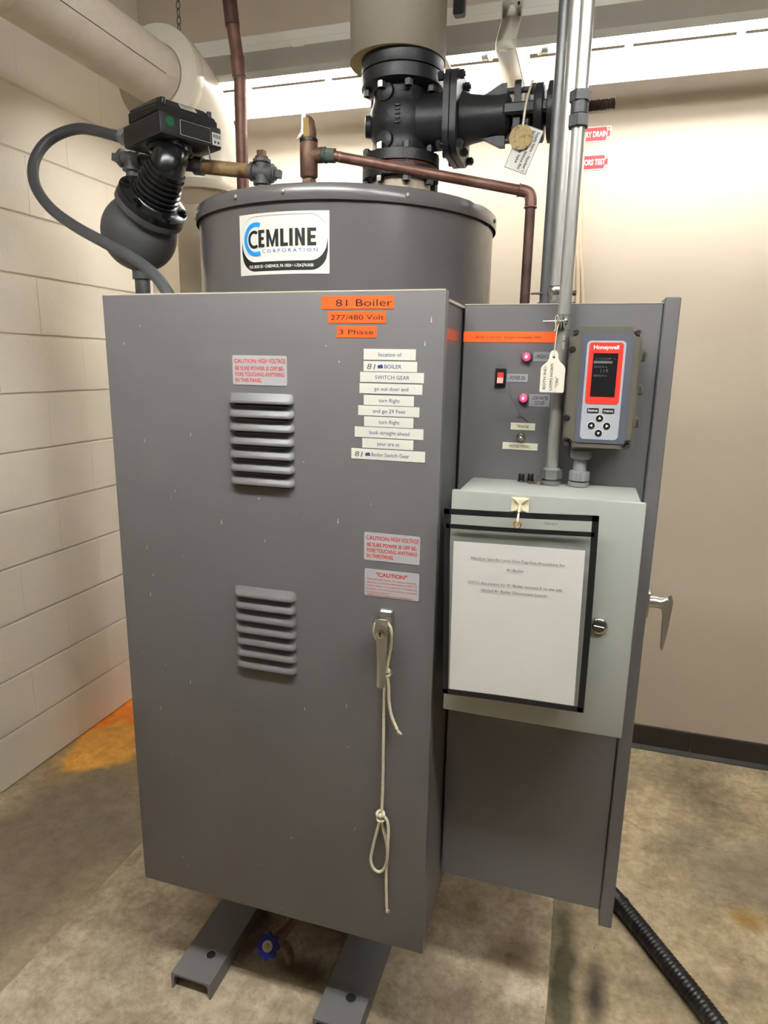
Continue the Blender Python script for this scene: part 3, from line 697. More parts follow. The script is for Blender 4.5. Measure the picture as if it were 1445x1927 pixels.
# rope looped round the handle
rp = thing('rope', (-0.318, 1.068, 0.6944), 'white cotton cord with a knotted loop hanging from the cabinet door handle', 'rope')
ropeA = [(-0.3312, 1.050, 1.079), (-0.3300, 1.050, 1.091), (-0.3220, 1.050, 1.0985), (-0.3110, 1.050, 1.0985), (-0.3020, 1.050, 1.0900), (-0.3000, 1.052, 1.0760), (-0.3046, 1.064, 1.0462), (-0.3091, 1.068, 1.0193), (-0.3128, 1.068, 0.9955)]
ropeA2 = [(-0.3312, 1.050, 1.079), (-0.3290, 1.052, 1.066), (-0.3200, 1.062, 1.040), (-0.3140, 1.070, 1.010), (-0.3128, 1.071, 0.9955)]
ropeTail = [(-0.3127, 1.068, 0.9934), (-0.3081, 1.068, 0.9664), (-0.3065, 1.068, 0.9343), (-0.3007, 1.068, 0.9049), (-0.2899, 1.068, 0.8806)]
ropeMain = [(-0.3137, 1.068, 0.9911), (-0.3163, 1.071, 0.965), (-0.3176, 1.073, 0.9215), (-0.3173, 1.073, 0.844), (-0.317, 1.073, 0.7645), (-0.3169, 1.070, 0.6944)]
ropeLoop = [(-0.3199, 1.070, 0.6795), (-0.3281, 1.072, 0.6439), (-0.3363, 1.074, 0.6029), (-0.3393, 1.074, 0.5775), (-0.3335, 1.074, 0.5593), (-0.3212, 1.074, 0.554), (-0.3103, 1.073, 0.5669), (-0.3042, 1.070, 0.5919), (-0.3022, 1.066, 0.6295), (-0.3018, 1.066, 0.6654), (-0.3058, 1.066, 0.6830), (-0.3146, 1.066, 0.6915)]
ropeEnd = [(-0.3188, 1.072, 0.6774), (-0.314, 1.073, 0.6535), (-0.307, 1.073, 0.6252), (-0.3056, 1.076, 0.5943), (-0.3075, 1.076, 0.5623), (-0.3061, 1.075, 0.5146), (-0.3042, 1.074, 0.4747)]
mb = MB()
for p in (ropeA, ropeA2, ropeTail, ropeMain, ropeLoop, ropeEnd): mb.tube(spline(p, 5), 0.0031, 8)
mb.build('cord', 'rope', rp)
def knot(c, s):
    pts = [V(c) + V((math.sin(2 * t) * 0.006 * s, math.cos(3 * t) * 0.004 * s, math.cos(t) * 0.008 * s)) for t in [2 * PI * i / 24 for i in range(24)]]
    MB().tube(pts, 0.0031, 7, closed=True).sphere(c, 0.005 * s, 10).build('knot', 'rope', rp)
knot((-0.3120, 1.067, 0.992), 0.8); knot((-0.3185, 1.067, 0.688), 1.15)
for c, d in (((-0.3042, 1.074, 0.4747), V((0.25, 0, -1))), ((-0.2899, 1.068, 0.8806), V((0.5, 0, -1)))):
    mb = MB()
    for k in range(9):
        e = d.normalized() * random.uniform(0.008, 0.012) + V((random.uniform(-0.005, 0.005), random.uniform(-0.003, 0.003), 0)); mb.tube([V(c), V(c) + e * 0.6, V(c) + e], [0.0012, 0.0009, 0.0004], 4)
    mb.build('frayed_end', 'rope', rp)

# ================================================================ CONTROL PANEL to the right
PY = 1.242
cp = thing('control_panel', (-0.046, PY, 0.405), 'gray sheet metal control enclosure with switches and pilot lamps, right of the louvred cabinet', 'control panel')
MB().span(-0.2275, 0.112, PY, 1.46, 0.438, 1.6545, 0.002).build('panel_body', 'gray', cp)
sd = MB()
sd.span(0.112, 0.1375, PY - 0.006, 1.45, 0.404, 1.6640, 0.002).build('side_door', 'gray', cp)
MB().span(-0.2275, 0.1115, PY + 0.0002, 1.245, 1.6545, 1.6560).build('worn_edge', 'edge', cp)
PYl = PY - 0.0002; PT = PY - 0.0009
o = plate('orange_label', -0.2272, -0.062, 1.5890, 1.6075, PYl, 'orange', cp, 0.0005)
lettering('lettering', [('Both indicator lamps normally ON', (-0.203, PT, 1.5955), X_, Z_, 0.0050, 0.116, 'l', 0.0)], 'ink', o)
# rocker switch
sw = MB().prism(rrect(0.0195, 0.033, 0.001), (-0.155, PY, 1.5255), X_, Z_, (0, -0.004, 0), 0.001).build('switch_bezel', 'black', cp)
MB().prism([(-0.0095, -0.002), (-0.0095, -0.0095), (0, -0.0045), (0.0095, -0.0065), (0.0095, -0.002)], (-0.155 - 0.0055, PY, 1.5255), Z_, Y_, (0.011, 0, 0)).build('rocker', 'rocker', sw)
lettering('handwriting', [('ON', (-0.154, PT, 1.5450), X_, Z_, 0.0058, 0.017, 'c', 0.0), ('OFF', (-0.154, PT, 1.4985), X_, Z_, 0.0058, 0.022, 'c', 0.0)], 'pen', cp)
for (x, z) in ((-0.110, 1.5630), (-0.1110, 1.4895)):
    lm = MB().lathe([(0.0095, 0), (0.0095, 0.004), (0.0075, 0.0062)], (x, PY, z), (0, -1, 0), 22).build('pilot_lamp', 'bezel', cp)
    MB().lathe([(0.0072, 0.0055), (0.0068, 0.0085), (0.0045, 0.0115), (0.0015, 0.0125)], (x, PY, z), (0, -1, 0), 20).build('lens', 'lens', lm)
    MB().lathe([(0.0024, 0.0120), (0.0019, 0.0130), (0.001, 0.0133)], (x, PY, z), (0, -1, 0), 14).build('lamp_core', 'lenshot', lm)
for (x0, x1, z0, z1, ls) in ((-0.1435, -0.1060, 1.5185, 1.5330, [('- POWER ON', -0.1405, 1.5225, 0.0072, 0.030)]), (-0.0985, -0.066, 1.5560, 1.5725, [('- HIGH LIMIT', -0.0962, 1.5610, 0.0074, 0.036)]), (-0.1010, -0.0640, 1.4755, 1.4975, [('- LOW WATER', -0.0975, 1.4875, 0.0068, 0.0305), ('CUT-OFF', -0.0910, 1.4785, 0.0068, 0.018)])):
    if ls[0][0] == '- HIGH LIMIT': x1 = -0.0555
    o = plate('lamp_label', x0, x1, z0, z1, PYl, 'greylabel', cp, 0.0005)
    lettering('lettering', [(s, (x, PT, z), X_, Z_, h, wd, 'l', 0.012) for (s, x, z, h, wd) in ls], 'ink', o)
for (x0, x1, z0, z1, s, wd) in ((-0.1315, -0.0870, 1.4315, 1.4445, 'TRANE', 0.022), (-0.1445, -0.0800, 1.3945, 1.4075, 'HONEYWELL', 0.039)):
    o = plate('tape_label', x0, x1, z0, z1, PYl, 'cream', cp, 0.0005)
    lettering('lettering', [(s, ((x0 + x1) / 2, PT, (z0 + z1) / 2 - 0.0027), X_, Z_, 0.0054, wd, 'c', 0.0)], 'ink', o)
tg = MB().hexa((-0.111, PY, 1.4195), (-0.111, PY - 0.003, 1.4195), 0.0085).lathe([(0.006, 0), (0.006, 0.009), (0.004, 0.010)], (-0.111, PY - 0.003, 1.4195), (0, -1, 0), 16).build('toggle_switch', 'chrome', cp)
MB().tube([(-0.111, PY - 0.012, 1.4195), (-0.110, PY - 0.022, 1.4180), (-0.109, PY - 0.030, 1.4165)], [0.0022, 0.003, 0.0038], 10).build('toggle_lever', 'chrome', tg)
mb = MB()
mb.tube(spline([(-0.140, PT, 1.5160), (-0.1375, PT, 1.505), (-0.1360, PT, 1.498), (-0.1320, PT, 1.489), (-0.1255, PT, 1.478), (-0.1205, PT, 1.467), (-0.1165, PT, 1.460), (-0.108, PT, 1.452), (-0.100, PT, 1.447)], 4), 0.0004, 4)
mb.tube(spline([(-0.122, PT, 1.4545), (-0.112, PT, 1.4560), (-0.104, PT, 1.450)], 4), 0.0004, 4)
mb.build('pen_scribble', 'pen', cp)
# side handle of the enclosure
sh = MB().prism(rrect(0.03, 0.055, 0.006), (0.1375, 1.272, 1.112), Y_, Z_, (0.006, 0, 0), 0.003).build('side_handle', 'satin', cp); sh['label'] = 'satin metal lever handle on the enclosure side'
MB().tube(spline([(0.142, 1.270, 1.116), (0.152, 1.270, 1.117), (0.164, 1.270, 1.117), (0.176, 1.270, 1.126)], 4), [0.011] * 5 + [0.0108] * 3 + [0.0105, 0.009, 0.007, 0.005, 0.0042], 14).build('spindle', 'satin', sh)
MB().prism([(0.156, 1.110), (0.166, 1.106), (0.170, 1.090), (0.1715, 1.045), (0.173, 1.026), (0.1755, 1.026), (0.180, 1.060), (0.183, 1.100), (0.1845, 1.124), (0.181, 1.132), (0.177, 1.127), (0.168, 1.122), (0.158, 1.121)], (0, 1.261, 0), X_, Z_, (0, 0.018, 0), 0.002).build('lever', 'satin', sh)

# ================================================================ JUNCTION BOX
jb = thing('junction_box', (-0.05, 1.165, 0.928), 'light gray steel junction box with a key-slot latch, mounted on the control enclosure', 'electrical box')
MB().span(-0.1985, 0.098, 1.094, PY - 0.0005, 0.934, 1.3375, 0.004, 2).build('box_body', 'box', jb)
jd = MB().span(-0.2075, 0.1035, 1.084, 1.095, 0.928, 1.3395, 0.0025, 2).build('box_door', 'box', jb)
lk = MB().lathe([(0.0145, 0), (0.0145, 0.002), (0.013, 0.005), (0.0105, 0.0062)], (0.0495, 1.084, 1.1275), (0, -1, 0), 28).build('door_latch', 'chrome', jb)
MB().cyl((0.0495, 1.0785, 1.1275), (0.0495, 1.0772, 1.1275), 0.0098, n=24).build('latch_face', 'coupling', lk)
MB().box((0.0495, 1.0768, 1.1275), (0.017, 0.0012, 0.0030), Matrix.Rotation(math.radians(6), 3, 'Y'), 0.0004).build('latch_slot', 'chrome', lk)
# self-adhesive tie mount
tm = thing('tie_mount', (-0.0915, 1.0838, 1.321), 'ivory adhesive cable tie mount on the top edge of the junction box door', 'mount')
MB().prism(rrect(0.029, 0.0245, 0.001), (-0.0915, 1.0838, 1.3225), X_, Z_, (0, -0.0018, 0)).prism([(-0.0125, -0.011), (0.0125, -0.011), (0.004, -0.002), (0.004, 0.002), (0.0125, 0.011), (-0.0125, 0.011), (-0.004, 0.002), (-0.004, -0.002)], (-0.0915, 1.0820, 1.3225), X_, Z_, (0, -0.004, 0), 0.0015).build('mount_base', 'ivory', tm)
MB().tube(spline([(-0.0915, 1.0790, 1.318), (-0.0916, 1.072, 1.314), (-0.0916, 1.065, 1.307), (-0.0920, 1.0615, 1.299), (-0.0922, 1.058, 1.2965), (-0.0916, 1.054, 1.302), (-0.0912, 1.060, 1.312), (-0.0912, 1.070, 1.320), (-0.0915, 1.0790, 1.322)], 4), 0.0018, 6).build('cable_tie', 'ivory', tm)
# document pouch and sheet
po = thing('document_pouch', (-0.09, 1.062, 0.975), 'clear vinyl pocket with black binding hanging on the junction box', 'document holder')
yP = 1.0605
def sag(x0, z0, x1, z1, w_, bow, n=10):
    mb = MB(); vs = []; fs = []
    for i in range(n + 1):
        f = i / n; x = x0 + (x1 - x0) * f; z = z0 + (z1 - z0) * f; b_ = bow * math.sin(f * PI)
        nx, nz = -(z1 - z0), (x1 - x0); l = math.hypot(nx, nz); nx /= l; nz /= l
        for (s_, d_) in ((-0.5, -0.0012), (0.5, -0.0012), (0.5, 0.0012), (-0.5, 0.0012)): vs.append((x + nx * (s_ * w_ + b_), yP + d_, z + nz * (s_ * w_ + b_)))
        if i:
            a = 4 * (i - 1); c = 4 * i
            for j in range(4): fs.append((a + j, a + (j + 1) % 4, c + (j + 1) % 4, c + j))
    fs += [(0, 1, 2, 3), tuple(range(4 * n, 4 * n + 4))]
    return mb.faces(vs, fs)
for (a, b_, w_, bow) in (((-0.2145, 1.3065), (0.0325, 1.3145), 0.0095, -0.001), ((-0.2100, 1.2815), (0.0290, 1.2880), 0.0075, -0.001), ((-0.2045, 0.9775), (0.0350, 0.9830), 0.0095, 0.001), ((-0.2100, 1.3110), (-0.2000, 0.9735), 0.0095, 0.001), ((0.0285, 1.3185), (0.0320, 0.9785), 0.0105, 0.001)):
    sag(*a, *b_, w_, bow).build('binding_strip', 'pouchblack', po)
MB().faces([(-0.209, yP - 0.0003, 1.306), (0.0285, yP - 0.0003, 1.314), (0.0315, yP - 0.0003, 0.983), (-0.2005, yP - 0.0003, 0.977)], [(0, 1, 2, 3)]).build('clear_sheet', 'clear', po)
MB().torus((-0.0920, 1.0575, 1.2950), Y_, 0.0058, 0.0015, 22, 8).build('grommet', 'brass', po)
lettering('lettering', [('STAPLES\u2122', (-0.0500, 1.0590, 1.2980), X_, Z_, 0.0035, 0.021, 'l', 0.0)], 'textgray', po)
pa = thing('paper_sheet', (-0.09, 1.063, 0.98), 'white printed lockout procedure sheet inside the clear pouch', 'paper')
yS = 1.0622
vs, fs = [], []
for i in range(9):
    for j in range(9):
        u, v = i / 8, j / 8
        x = (-0.1965 + 0.0028 * v) * (1 - u) + (0.0172 + 0.0035 * v) * u; z = (1.2555 * (1 - v) + 0.9785 * v) * (1 - u) + (1.2600 * (1 - v) + 0.9868 * v) * u
        vs.append((x, yS + 0.0008 * math.sin(3 * u + 2 * v), z))
for i in range(8):
    for j in range(8): fs.append((i * 9 + j, (i + 1) * 9 + j, (i + 1) * 9 + j + 1, i * 9 + j + 1))
sheet = MB().faces(vs, fs).build('sheet', 'paper', pa)
rx, ux_ = (1, 0, 0.016), (-0.012, 0, 1)
lettering('lettering', [(s, (xc, 1.0610, z), rx, ux_, 0.0046, wd, 'c', 0.0) for (s, xc, z, wd) in (('Machine Specific Lock-Out-Tag-Out Procedure for', -0.0885, 1.2287, 0.1535), ('81 Boiler', -0.0905, 1.2125, 0.028), ("LOTO disconnect for 81 Boiler located 4' to the left,", -0.0905, 1.1858, 0.1560), ('labeled 81 Boiler Disconnect Switch.', -0.0905, 1.1735, 0.1100))], 'textgray', sheet)

# ================================================================ TEMPERATURE CONTROLLER
tcx = thing('temperature_controller', (0.022, 1.21, 1.405), 'olive gray electronic temperature controller with a red framed display', 'controller')
def notched(x0, x1, z0, z1, n):
    out = []
    for (cx, cz, sx, sz, order) in ((x0, z0, 1, 1, 0), (x1, z0, -1, 1, 1), (x1, z1, -1, -1, 0), (x0, z1, 1, -1, 1)):
        pts = [(cx, cz + sz * n)] + [(cx + sx * n * (1 - math.cos(t)) * 0.86 + sx * n * 0.14 * (t / (PI / 2)), cz + sz * n * (1 - math.sin(t)) * 1.0) for t in (0.35, 0.8, 1.2)] + [(cx + sx * n, cz)]
        q = [(cx, cz + sz * n), (cx + sx * n * 0.62, cz + sz * n * 0.92), (cx + sx * n * 0.92, cz + sz * n * 0.62), (cx + sx * n, cz)]
        out += q if order == 0 else q[::-1]
    return out
XL, XRr, ZB, ZT = -0.0350, 0.0805, 1.4075, 1.6130
MB().span(XL + 0.004, XRr - 0.004, 1.196, PY - 0.0006, ZB + 0.004, ZT - 0.004, 0.006, 3).build('housing', 'olive', tcx)
lid = MB().prism(notched(XL, XRr, ZB, ZT, 0.0165), (0, 1.199, 0), X_, Z_, (0, -0.017, 0), 0.004).build('cover', 'olive', tcx)
yF = 1.1815
MB().prism([(p[0] + 0.0260, p[1] + 1.5112) for p in rrect(0.083, 0.184, 0.006)], (0, 1.183, 0), X_, Z_, (0, -0.0025, 0), 0.001).build('slate_bezel', 'slate', tcx)
def rp_(name, cx, cz, wd, h, r, y, m, parent, t=0.0006): return MB().prism([(p[0] + cx, p[1] + cz) for p in rrect(wd, h, r)], (0, y, 0), X_, Z_, (0, -t, 0)).build(name, m, parent)
face = rp_('faceplate', 0.0244, 1.5085, 0.062, 0.1640, 0.007, 1.1806, 'overlay', tcx)
rp_('red_frame', 0.0244, 1.5370, 0.0545, 0.1010, 0.005, 1.1800, 'redplastic', tcx)
scn = rp_('screen', 0.0244, 1.5345, 0.0395, 0.0715, 0.0012, 1.1794, 'screen', tcx, 0.0005)
lettering('lettering', [('Honeywell', (0.0244, 1.1792, 1.5770), X_, Z_, 0.0062, 0.0400, 'c', 0.03)], 'whiteink', face)
lettering('readout', [('LOOP 1', (0.0244, 1.1788, 1.5600), X_, Z_, 0.0026, 0.030, 'c', 0.0), ('SENSOR A', (0.0075, 1.1788, 1.5465), X_, Z_, 0.0032, 0.021, 'l', 0.0), ('119', (0.0244, 1.1788, 1.5385), X_, Z_, 0.0062, 0.012, 'c', 0.0), ('SENSOR B', (0.0075, 1.1788, 1.5320), X_, Z_, 0.0032, 0.021, 'l', 0.0)], 'lcdtext', scn)
MB().span(0.006, 0.036, 1.1786, 1.1789, 1.5535, 1.5575).build('readout_bar', 'lcdtext', scn)
for (x, s) in ((0.0115, 'home'), (0.0365, 'menu')):
    bt = rp_('button', x, 1.4755, 0.0188, 0.0078, 0.001, 1.1800, 'black', tcx, 0.001)
    lettering('lettering', [(s, (x, 1.1788, 1.4735), X_, Z_, 0.0048, 0.0150, 'c', 0.01)], 'whiteink', bt)
for (x, z, ang) in ((0.0235, 1.4625, 90), (0.0110, 1.4500, 180), (0.0360, 1.4500, 0), (0.0235, 1.4375, 270)):
    bt = MB().cyl((x, 1.1802, z), (x, 1.1790, z), 0.0060, n=22).build('button', 'black', tcx)
    a = math.radians(ang)
    MB().torus((x, 1.1798, z), Y_, 0.0062, 0.0005, 24, 5).prism([(0.0030 * math.cos(a + k * 2 * PI / 3), 0.0030 * math.sin(a + k * 2 * PI / 3)) for k in range(3)], (x, 1.1791, z), X_, Z_, (0, -0.0004, 0)).build('arrow_mark', 'whiteink', bt)
def bscrew(x, z, m, r=0.0048, y=1.199):
    s_ = MB().lathe([(r, 0), (r, 0.010), (r * 0.7, 0.0125)], (x, y, z), (0, -1, 0), 16).build('screw', m, tcx)
    MB().cyl((x, y - 0.0123, z), (x, y - 0.0128, z), r * 0.4, n=6).build('screw_recess', 'darkgap', s_)
for x, z in ((-0.0270, 1.6050), (0.0725, 1.6050), (-0.0270, 1.4155), (0.0725, 1.4155)): bscrew(x, z, 'chrome')
for x, z in ((-0.0290, 1.5762), (-0.0296, 1.461)): bscrew(x, z, 'black', 0.0058, 1.1930)
for z in (1.566, 1.511, 1.456):
    MB().span(0.0765, 0.0880, 1.196, 1.216, z - 0.0085, z + 0.0085, 0.0015).span(0.0860, 0.0895, 1.192, 1.206, z - 0.0065, z + 0.0065, 0.001).build('hinge_clip', 'olive', tcx)

# ---------------------------------------------------------------- liquid-tight connector below the controller
lc = thing('cable_connector', (-0.002, 1.215, 1.3395), 'gray PVC liquid-tight connector between controller and junction box', 'connector')
def knurl(cx, cy, z0, z1, r, n=14):
    poly = []
    for k in range(n):
        for (da, rr) in ((0.0, r), (0.62, r), (0.72, r * 0.94), (0.92, r * 0.94)): poly.append((rr * math.cos(2 * PI * (k + da) / n), rr * math.sin(2 * PI * (k + da) / n)))
    return MB().prism(poly, (cx, cy, z0), X_, Y_, (0, 0, z1 - z0), 0.0012)
knurl(-0.002, 1.215, 1.3490, 1.3655, 0.0180).build('gland_nut', 'pvcgray', lc)
MB().cyl((-0.002, 1.215, 1.3385), (-0.002, 1.215, 1.3462), 0.0182, n=8).build('lock_ring', 'pvcgray', lc)
MB().cyl((-0.002, 1.215, 1.3440), (-0.002, 1.215, 1.3500), 0.0165, n=24).build('seal', 'black', lc)
MB().cyl((-0.002, 1.215, 1.3640), (-0.002, 1.215, 1.3900), 0.0115, n=24).build('stem', 'pvcgray', lc)
MB().lathe([(0.0155, 0), (0.0185, 0.003), (0.0185, 0.013), (0.0165, 0.0165)], (-0.002, 1.215, 1.3870), Z_, 10).build('upper_nut', 'pvcgray', lc)
# ---------------------------------------------------------------- conduits
AX, AY = -0.0490, 1.215
ca = thing('steel_conduit', (AX, AY, 1.3395), 'front galvanized conduit rising from the junction box to a dark coupling', 'conduit', 'vertical steel conduits')
MB().tube([(AX - 0.0012, AY, 1.345), (AX, AY, 1.65), (AX + 0.0008, AY, 2.0), (AX + 0.001, AY, ZC)], 0.0108, 20).build('pipe', 'emt', ca)
MB().hexa((AX - 0.001, AY, 1.3490), (AX - 0.001, AY, 1.3655), 0.0185).lathe([(0.016, 0), (0.0125, 0.003)], (AX - 0.001, AY, 1.3655), Z_, 16).build('connector_nut', 'zinc', ca)
MB().cyl((AX - 0.001, AY, 1.3385), (AX - 0.001, AY, 1.3455), 0.0175, n=8).build('lock_ring', 'zinc', ca)
MB().hexa((AX, AY, 1.9640), (AX, AY, 1.9790), 0.0170, phase=0.2).cyl((AX, AY, 1.9460), (AX, AY, 1.9660), 0.0138, n=20).hexa((AX, AY, 1.9270), (AX, AY, 1.9440), 0.0172, phase=0.5).build('coupling', 'coupling', ca)
lettering('markings', [('3/4  EMT', (AX + 0.001, AY - 0.0112, 1.600), (0, 0, -1), X_, 0.0038, 0.024, 'l', 0.0)], 'whiteink', ca)
# hanger clamp with its bolt
cl = thing('conduit_clamp', (AX, AY, 1.622), 'zinc strap clamp with a long bolt around the front conduit', 'clamp')
MB().lathe([(0.0112, -0.013), (0.0125, -0.013), (0.0125, 0.013), (0.0112, 0.013)], (AX, AY, 1.622), Z_, 24, caps=False).build('clamp_band', 'zinc', cl)
MB().span(AX - 0.0030, AX - 0.0015, AY - 0.030, AY - 0.0115, 1.611, 1.634).span(AX + 0.0015, AX + 0.003, AY - 0.030, AY - 0.0115, 1.611, 1.634).build('clamp_ear', 'zinc', cl)
MB().cyl((AX - 0.0330, AY - 0.021, 1.6215), (AX + 0.003, AY - 0.021, 1.6225), 0.0026, n=12).build('bolt', 'chrome', cl)
MB().hexa((AX - 0.0105, AY - 0.021, 1.6222), (AX - 0.0045, AY - 0.021, 1.6223), 0.0064).build('nut', 'chrome', cl)
MB().lathe([(0.0066, 0), (0.006, 0.003), (0.003, 0.0055)], (AX + 0.003, AY - 0.021, 1.6225), X_, 14).build('bolt_head', 'chrome', cl)
# manila tag tied to the clamp
ht = thing('hang_tag', (-0.0595, 1.180, 1.5039), 'cream cardboard hang tag with pencilled note, tied to the conduit clamp', 'tag')
tp = [(-0.0200, 0), (-0.0200, 0.0385), (-0.0190, 0.0420), (-0.0145, 0.0465), (-0.0100, 0.0500), (-0.0075, 0.0560), (-0.0070, 0.0625), (-0.0045, 0.0680), (0, 0.0700), (0.0045, 0.0680), (0.0070, 0.0625), (0.0075, 0.0560), (0.0110, 0.0500), (0.0155, 0.0465), (0.0195, 0.0420), (0.0205, 0.0385), (0.0205, 0), (0.0185, -0.0015), (-0.0185, -0.0015)]
tgo = MB().prism(tp, (-0.0595, 1.182, 1.5050), X_, Z_, (0, -0.0008, 0)).build('card', 'tag', ht)
MB().cyl((-0.0592, 1.1811, 1.5630), (-0.0592, 1.1807, 1.5630), 0.0022, n=14).build('hole', 'darkgap', tgo)
MB().tube(spline([(-0.0592, 1.181, 1.563), (-0.0585, 1.180, 1.585), (-0.0575, 1.185, 1.608), (-0.0560, 1.193, 1.620), (-0.0585, 1.190, 1.632), (-0.0620, 1.192, 1.627), (-0.0600, 1.190, 1.612), (-0.0620, 1.188, 1.606)], 5), 0.0008, 5).build('string', 'rope', ht)
lettering('handwriting', [('BOTH IND.', (-0.0700, 1.1808, 1.5085), Z_, (-1, 0, 0), 0.0050, 0.040, 'l', 0.0), ('LAMPS NORM.', (-0.0590, 1.1808, 1.5070), Z_, (-1, 0, 0), 0.0050, 0.046, 'l', 0.0), ('"ON"', (-0.0490, 1.1808, 1.5120), Z_, (-1, 0, 0), 0.0050, 0.018, 'l', 0.0)], 'pen', tgo)
cb = thing('steel_conduit', (-0.0710, 1.35, 1.655), 'middle galvanized conduit ending in a set-screw connector on the enclosure top', 'conduit', 'vertical steel conduits')
MB().cyl((-0.0710, 1.35, 1.66), (-0.0710, 1.35, ZC), 0.0135, n=20).build('pipe', 'emt', cb)
MB().lathe([(0.0165, 0), (0.0165, 0.021), (0.0172, 0.022), (0.0178, 0.024), (0.0178, 0.038), (0.0150, 0.0415)], (-0.0710, 1.35, 1.6552), Z_, 24).build('connector', 'chrome', cb)
for z in (1.662, 1.683):
    s_ = MB().cyl((-0.0550, 1.349, z), (-0.0410, 1.346, z + 0.0005), 0.0034, n=10).cyl((-0.0410, 1.346, z + 0.0005), (-0.0360, 1.345, z + 0.0005), 0.0050, n=10).build('set_screw', 'coupling', cb)
cc = thing('steel_conduit', (-0.0925, 1.40, 1.655), 'rearmost dull conduit at the left of the conduit group', 'conduit', 'vertical steel conduits')
MB().cyl((-0.0930, 1.40, 1.66), (-0.0930, 1.40, ZC), 0.0135, n=20).build('pipe', 'emtdark', cc)
MB().hexa((-0.0930, 1.40, 1.6552), (-0.0930, 1.40, 1.672), 0.0170).cyl((-0.0930, 1.40, 1.686), (-0.0930, 1.40, 1.690), 0.0150, n=18).cyl((-0.094, 1.39, 1.688), (-0.122, 1.38, 1.687), 0.0020, n=8).build('connector', 'emtdark', cc)
# small things on the junction box top
for (x, y, z0, lab) in ((-0.1045, 1.224, 1.3378, 'left small black plug cap on top of the junction box'), (-0.0885, 1.230, 1.3378, 'right small black plug cap, next to the key ring')):
    c = thing('plug_cap', (x, y, z0), lab, 'cap', 'black caps on the junction box')
    MB().lathe([(0.0068, 0), (0.0068, 0.0012), (0.0056, 0.002), (0.0053, 0.0140), (0.0048, 0.0148)], (x, y, z0), Z_, 18).build('cap_body', 'black', c)
    MB().torus((x, y, z0 + 0.0012), Z_, 0.0062, 0.0009, 18, 5).build('cap_rim', 'black', c)
kr = thing('key_ring', (-0.078, 1.212, 1.3378), 'copper wire ring with tarnished keys lying on the junction box', 'keys')
MB().torus((-0.0720, 1.214, 1.3455), (0.25, -0.85, 0.45), 0.0085, 0.0007, 26, 6).torus((-0.0730, 1.215, 1.3450), (0.1, -0.8, 0.6), 0.0075, 0.0006, 26, 6).build('wire_ring', 'copper', kr)
for (a, x, y, ln) in ((170, -0.078, 1.214, 0.020), (200, -0.075, 1.209, 0.016), (-8, -0.069, 1.206, 0.017)):
    c, s_ = math.cos(math.radians(a)), math.sin(math.radians(a))
    MB().prism([(0, -0.003), (0.005, -0.0045), (0.008, -0.002), (ln, -0.0018), (ln + 0.002, 0), (ln, 0.0018), (0.008, 0.002), (0.005, 0.0045), (0, 0.003)], (x, y, 1.3380 + 0.0012 * abs(s_) + 0.0006), (c, s_, 0), (-s_, c, 0), (0, 0, 0.0016)).build('key', 'copperdark', kr)

# ================================================================ GATE VALVE ON TOP with its insulated riser
VX, VY = -0.483, 1.690
gv = thing('gate_valve', (VX, VY, 1.902), 'black flanged gate valve with its bonnet and stem pointing right, on the boiler top', 'valve')
MB().lathe([(0.074, 0), (0.074, 0.075), (0.068, 0.083)], (VX, VY, 1.9015), Z_, 32).build('nozzle_wrap', 'insul', gv)
MB().lathe([(0.094, 0), (0.094, 0.024), (0.070, 0.028)], (VX, VY, 1.984), Z_, 48).build('boiler_flange', 'iron', gv)
MB().lathe([(0.089, 0), (0.089, 0.004)], (VX, VY, 2.010), Z_, 48).build('gasket', mat('red_gasket', srgb(104, 44, 34), 0.6), gv)
body = MB().lathe([(0.070, 0), (0.094, 0.001), (0.094, 0.024), (0.072, 0.030), (0.070, 0.040), (0.069, 0.058), (0.075, 0.072), (0.079, 0.090), (0.079, 0.110), (0.074, 0.128), (0.069, 0.142), (0.069, 0.164), (0.098, 0.172), (0.0985, 0.199), (0.09, 0.200)], (VX, VY, 2.014), Z_, 48)
for dz in (0.048, 0.150):   # cast bosses
    body.lathe([(0.022, 0), (0.020, 0.010), (0.014, 0.012)], (VX - 0.02, VY - 0.064, 2.014 + dz), (-0.2, -1, 0), 20)
body.lathe([(0.026, 0), (0.024, 0.016), (0.018, 0.018)], (VX - 0.068, VY - 0.02, 2.108), (-1, -0.3, 0), 20)
body.build('valve_body', 'iron', gv)
MB().lathe([(0.098, 0), (0.0985, 0.001), (0.0985, 0.030), (0.080, 0.036), (0.078, 0.060)], (VX, VY, 2.2165), Z_, 48).build('riser_flange', 'iron', gv)
def bolt(c, ax, L_, r, m='iron'):
    c, ax = V(c), V(ax).normalized()
    o = MB().cyl(c - ax * L_ / 2, c + ax * L_ / 2, r * 0.55, n=10).hexa(c + ax * (L_ / 2 - r * 1.5), c + ax * (L_ / 2 - r * 0.3), r).hexa(c - ax * (L_ / 2), c - ax * (L_ / 2 - r * 1.2), r).build('bolt', m, gv)
    return o
for k in range(8):
    a = math.radians(22.5 + 45 * k + 3); d = V((math.cos(a), math.sin(a), 0)) * 0.084
    bolt(V((VX, VY, 2.2165)) + d, Z_, 0.096, 0.0105, 'satin' if k in (5,) else 'casting')
    bolt(V((VX, VY, 2.012)) + d, Z_, 0.086, 0.0105, 'chrome' if k == 5 else ('casting' if k == 6 else 'iron'))
# raised casting mark
mb = MB()
for k in range(5): mb.box((VX + 0.012, VY - 0.0795, 2.095 + k * 0.009), (0.013, 0.003, 0.0045), None, 0.001)
mb.build('casting_mark', 'iron', gv)
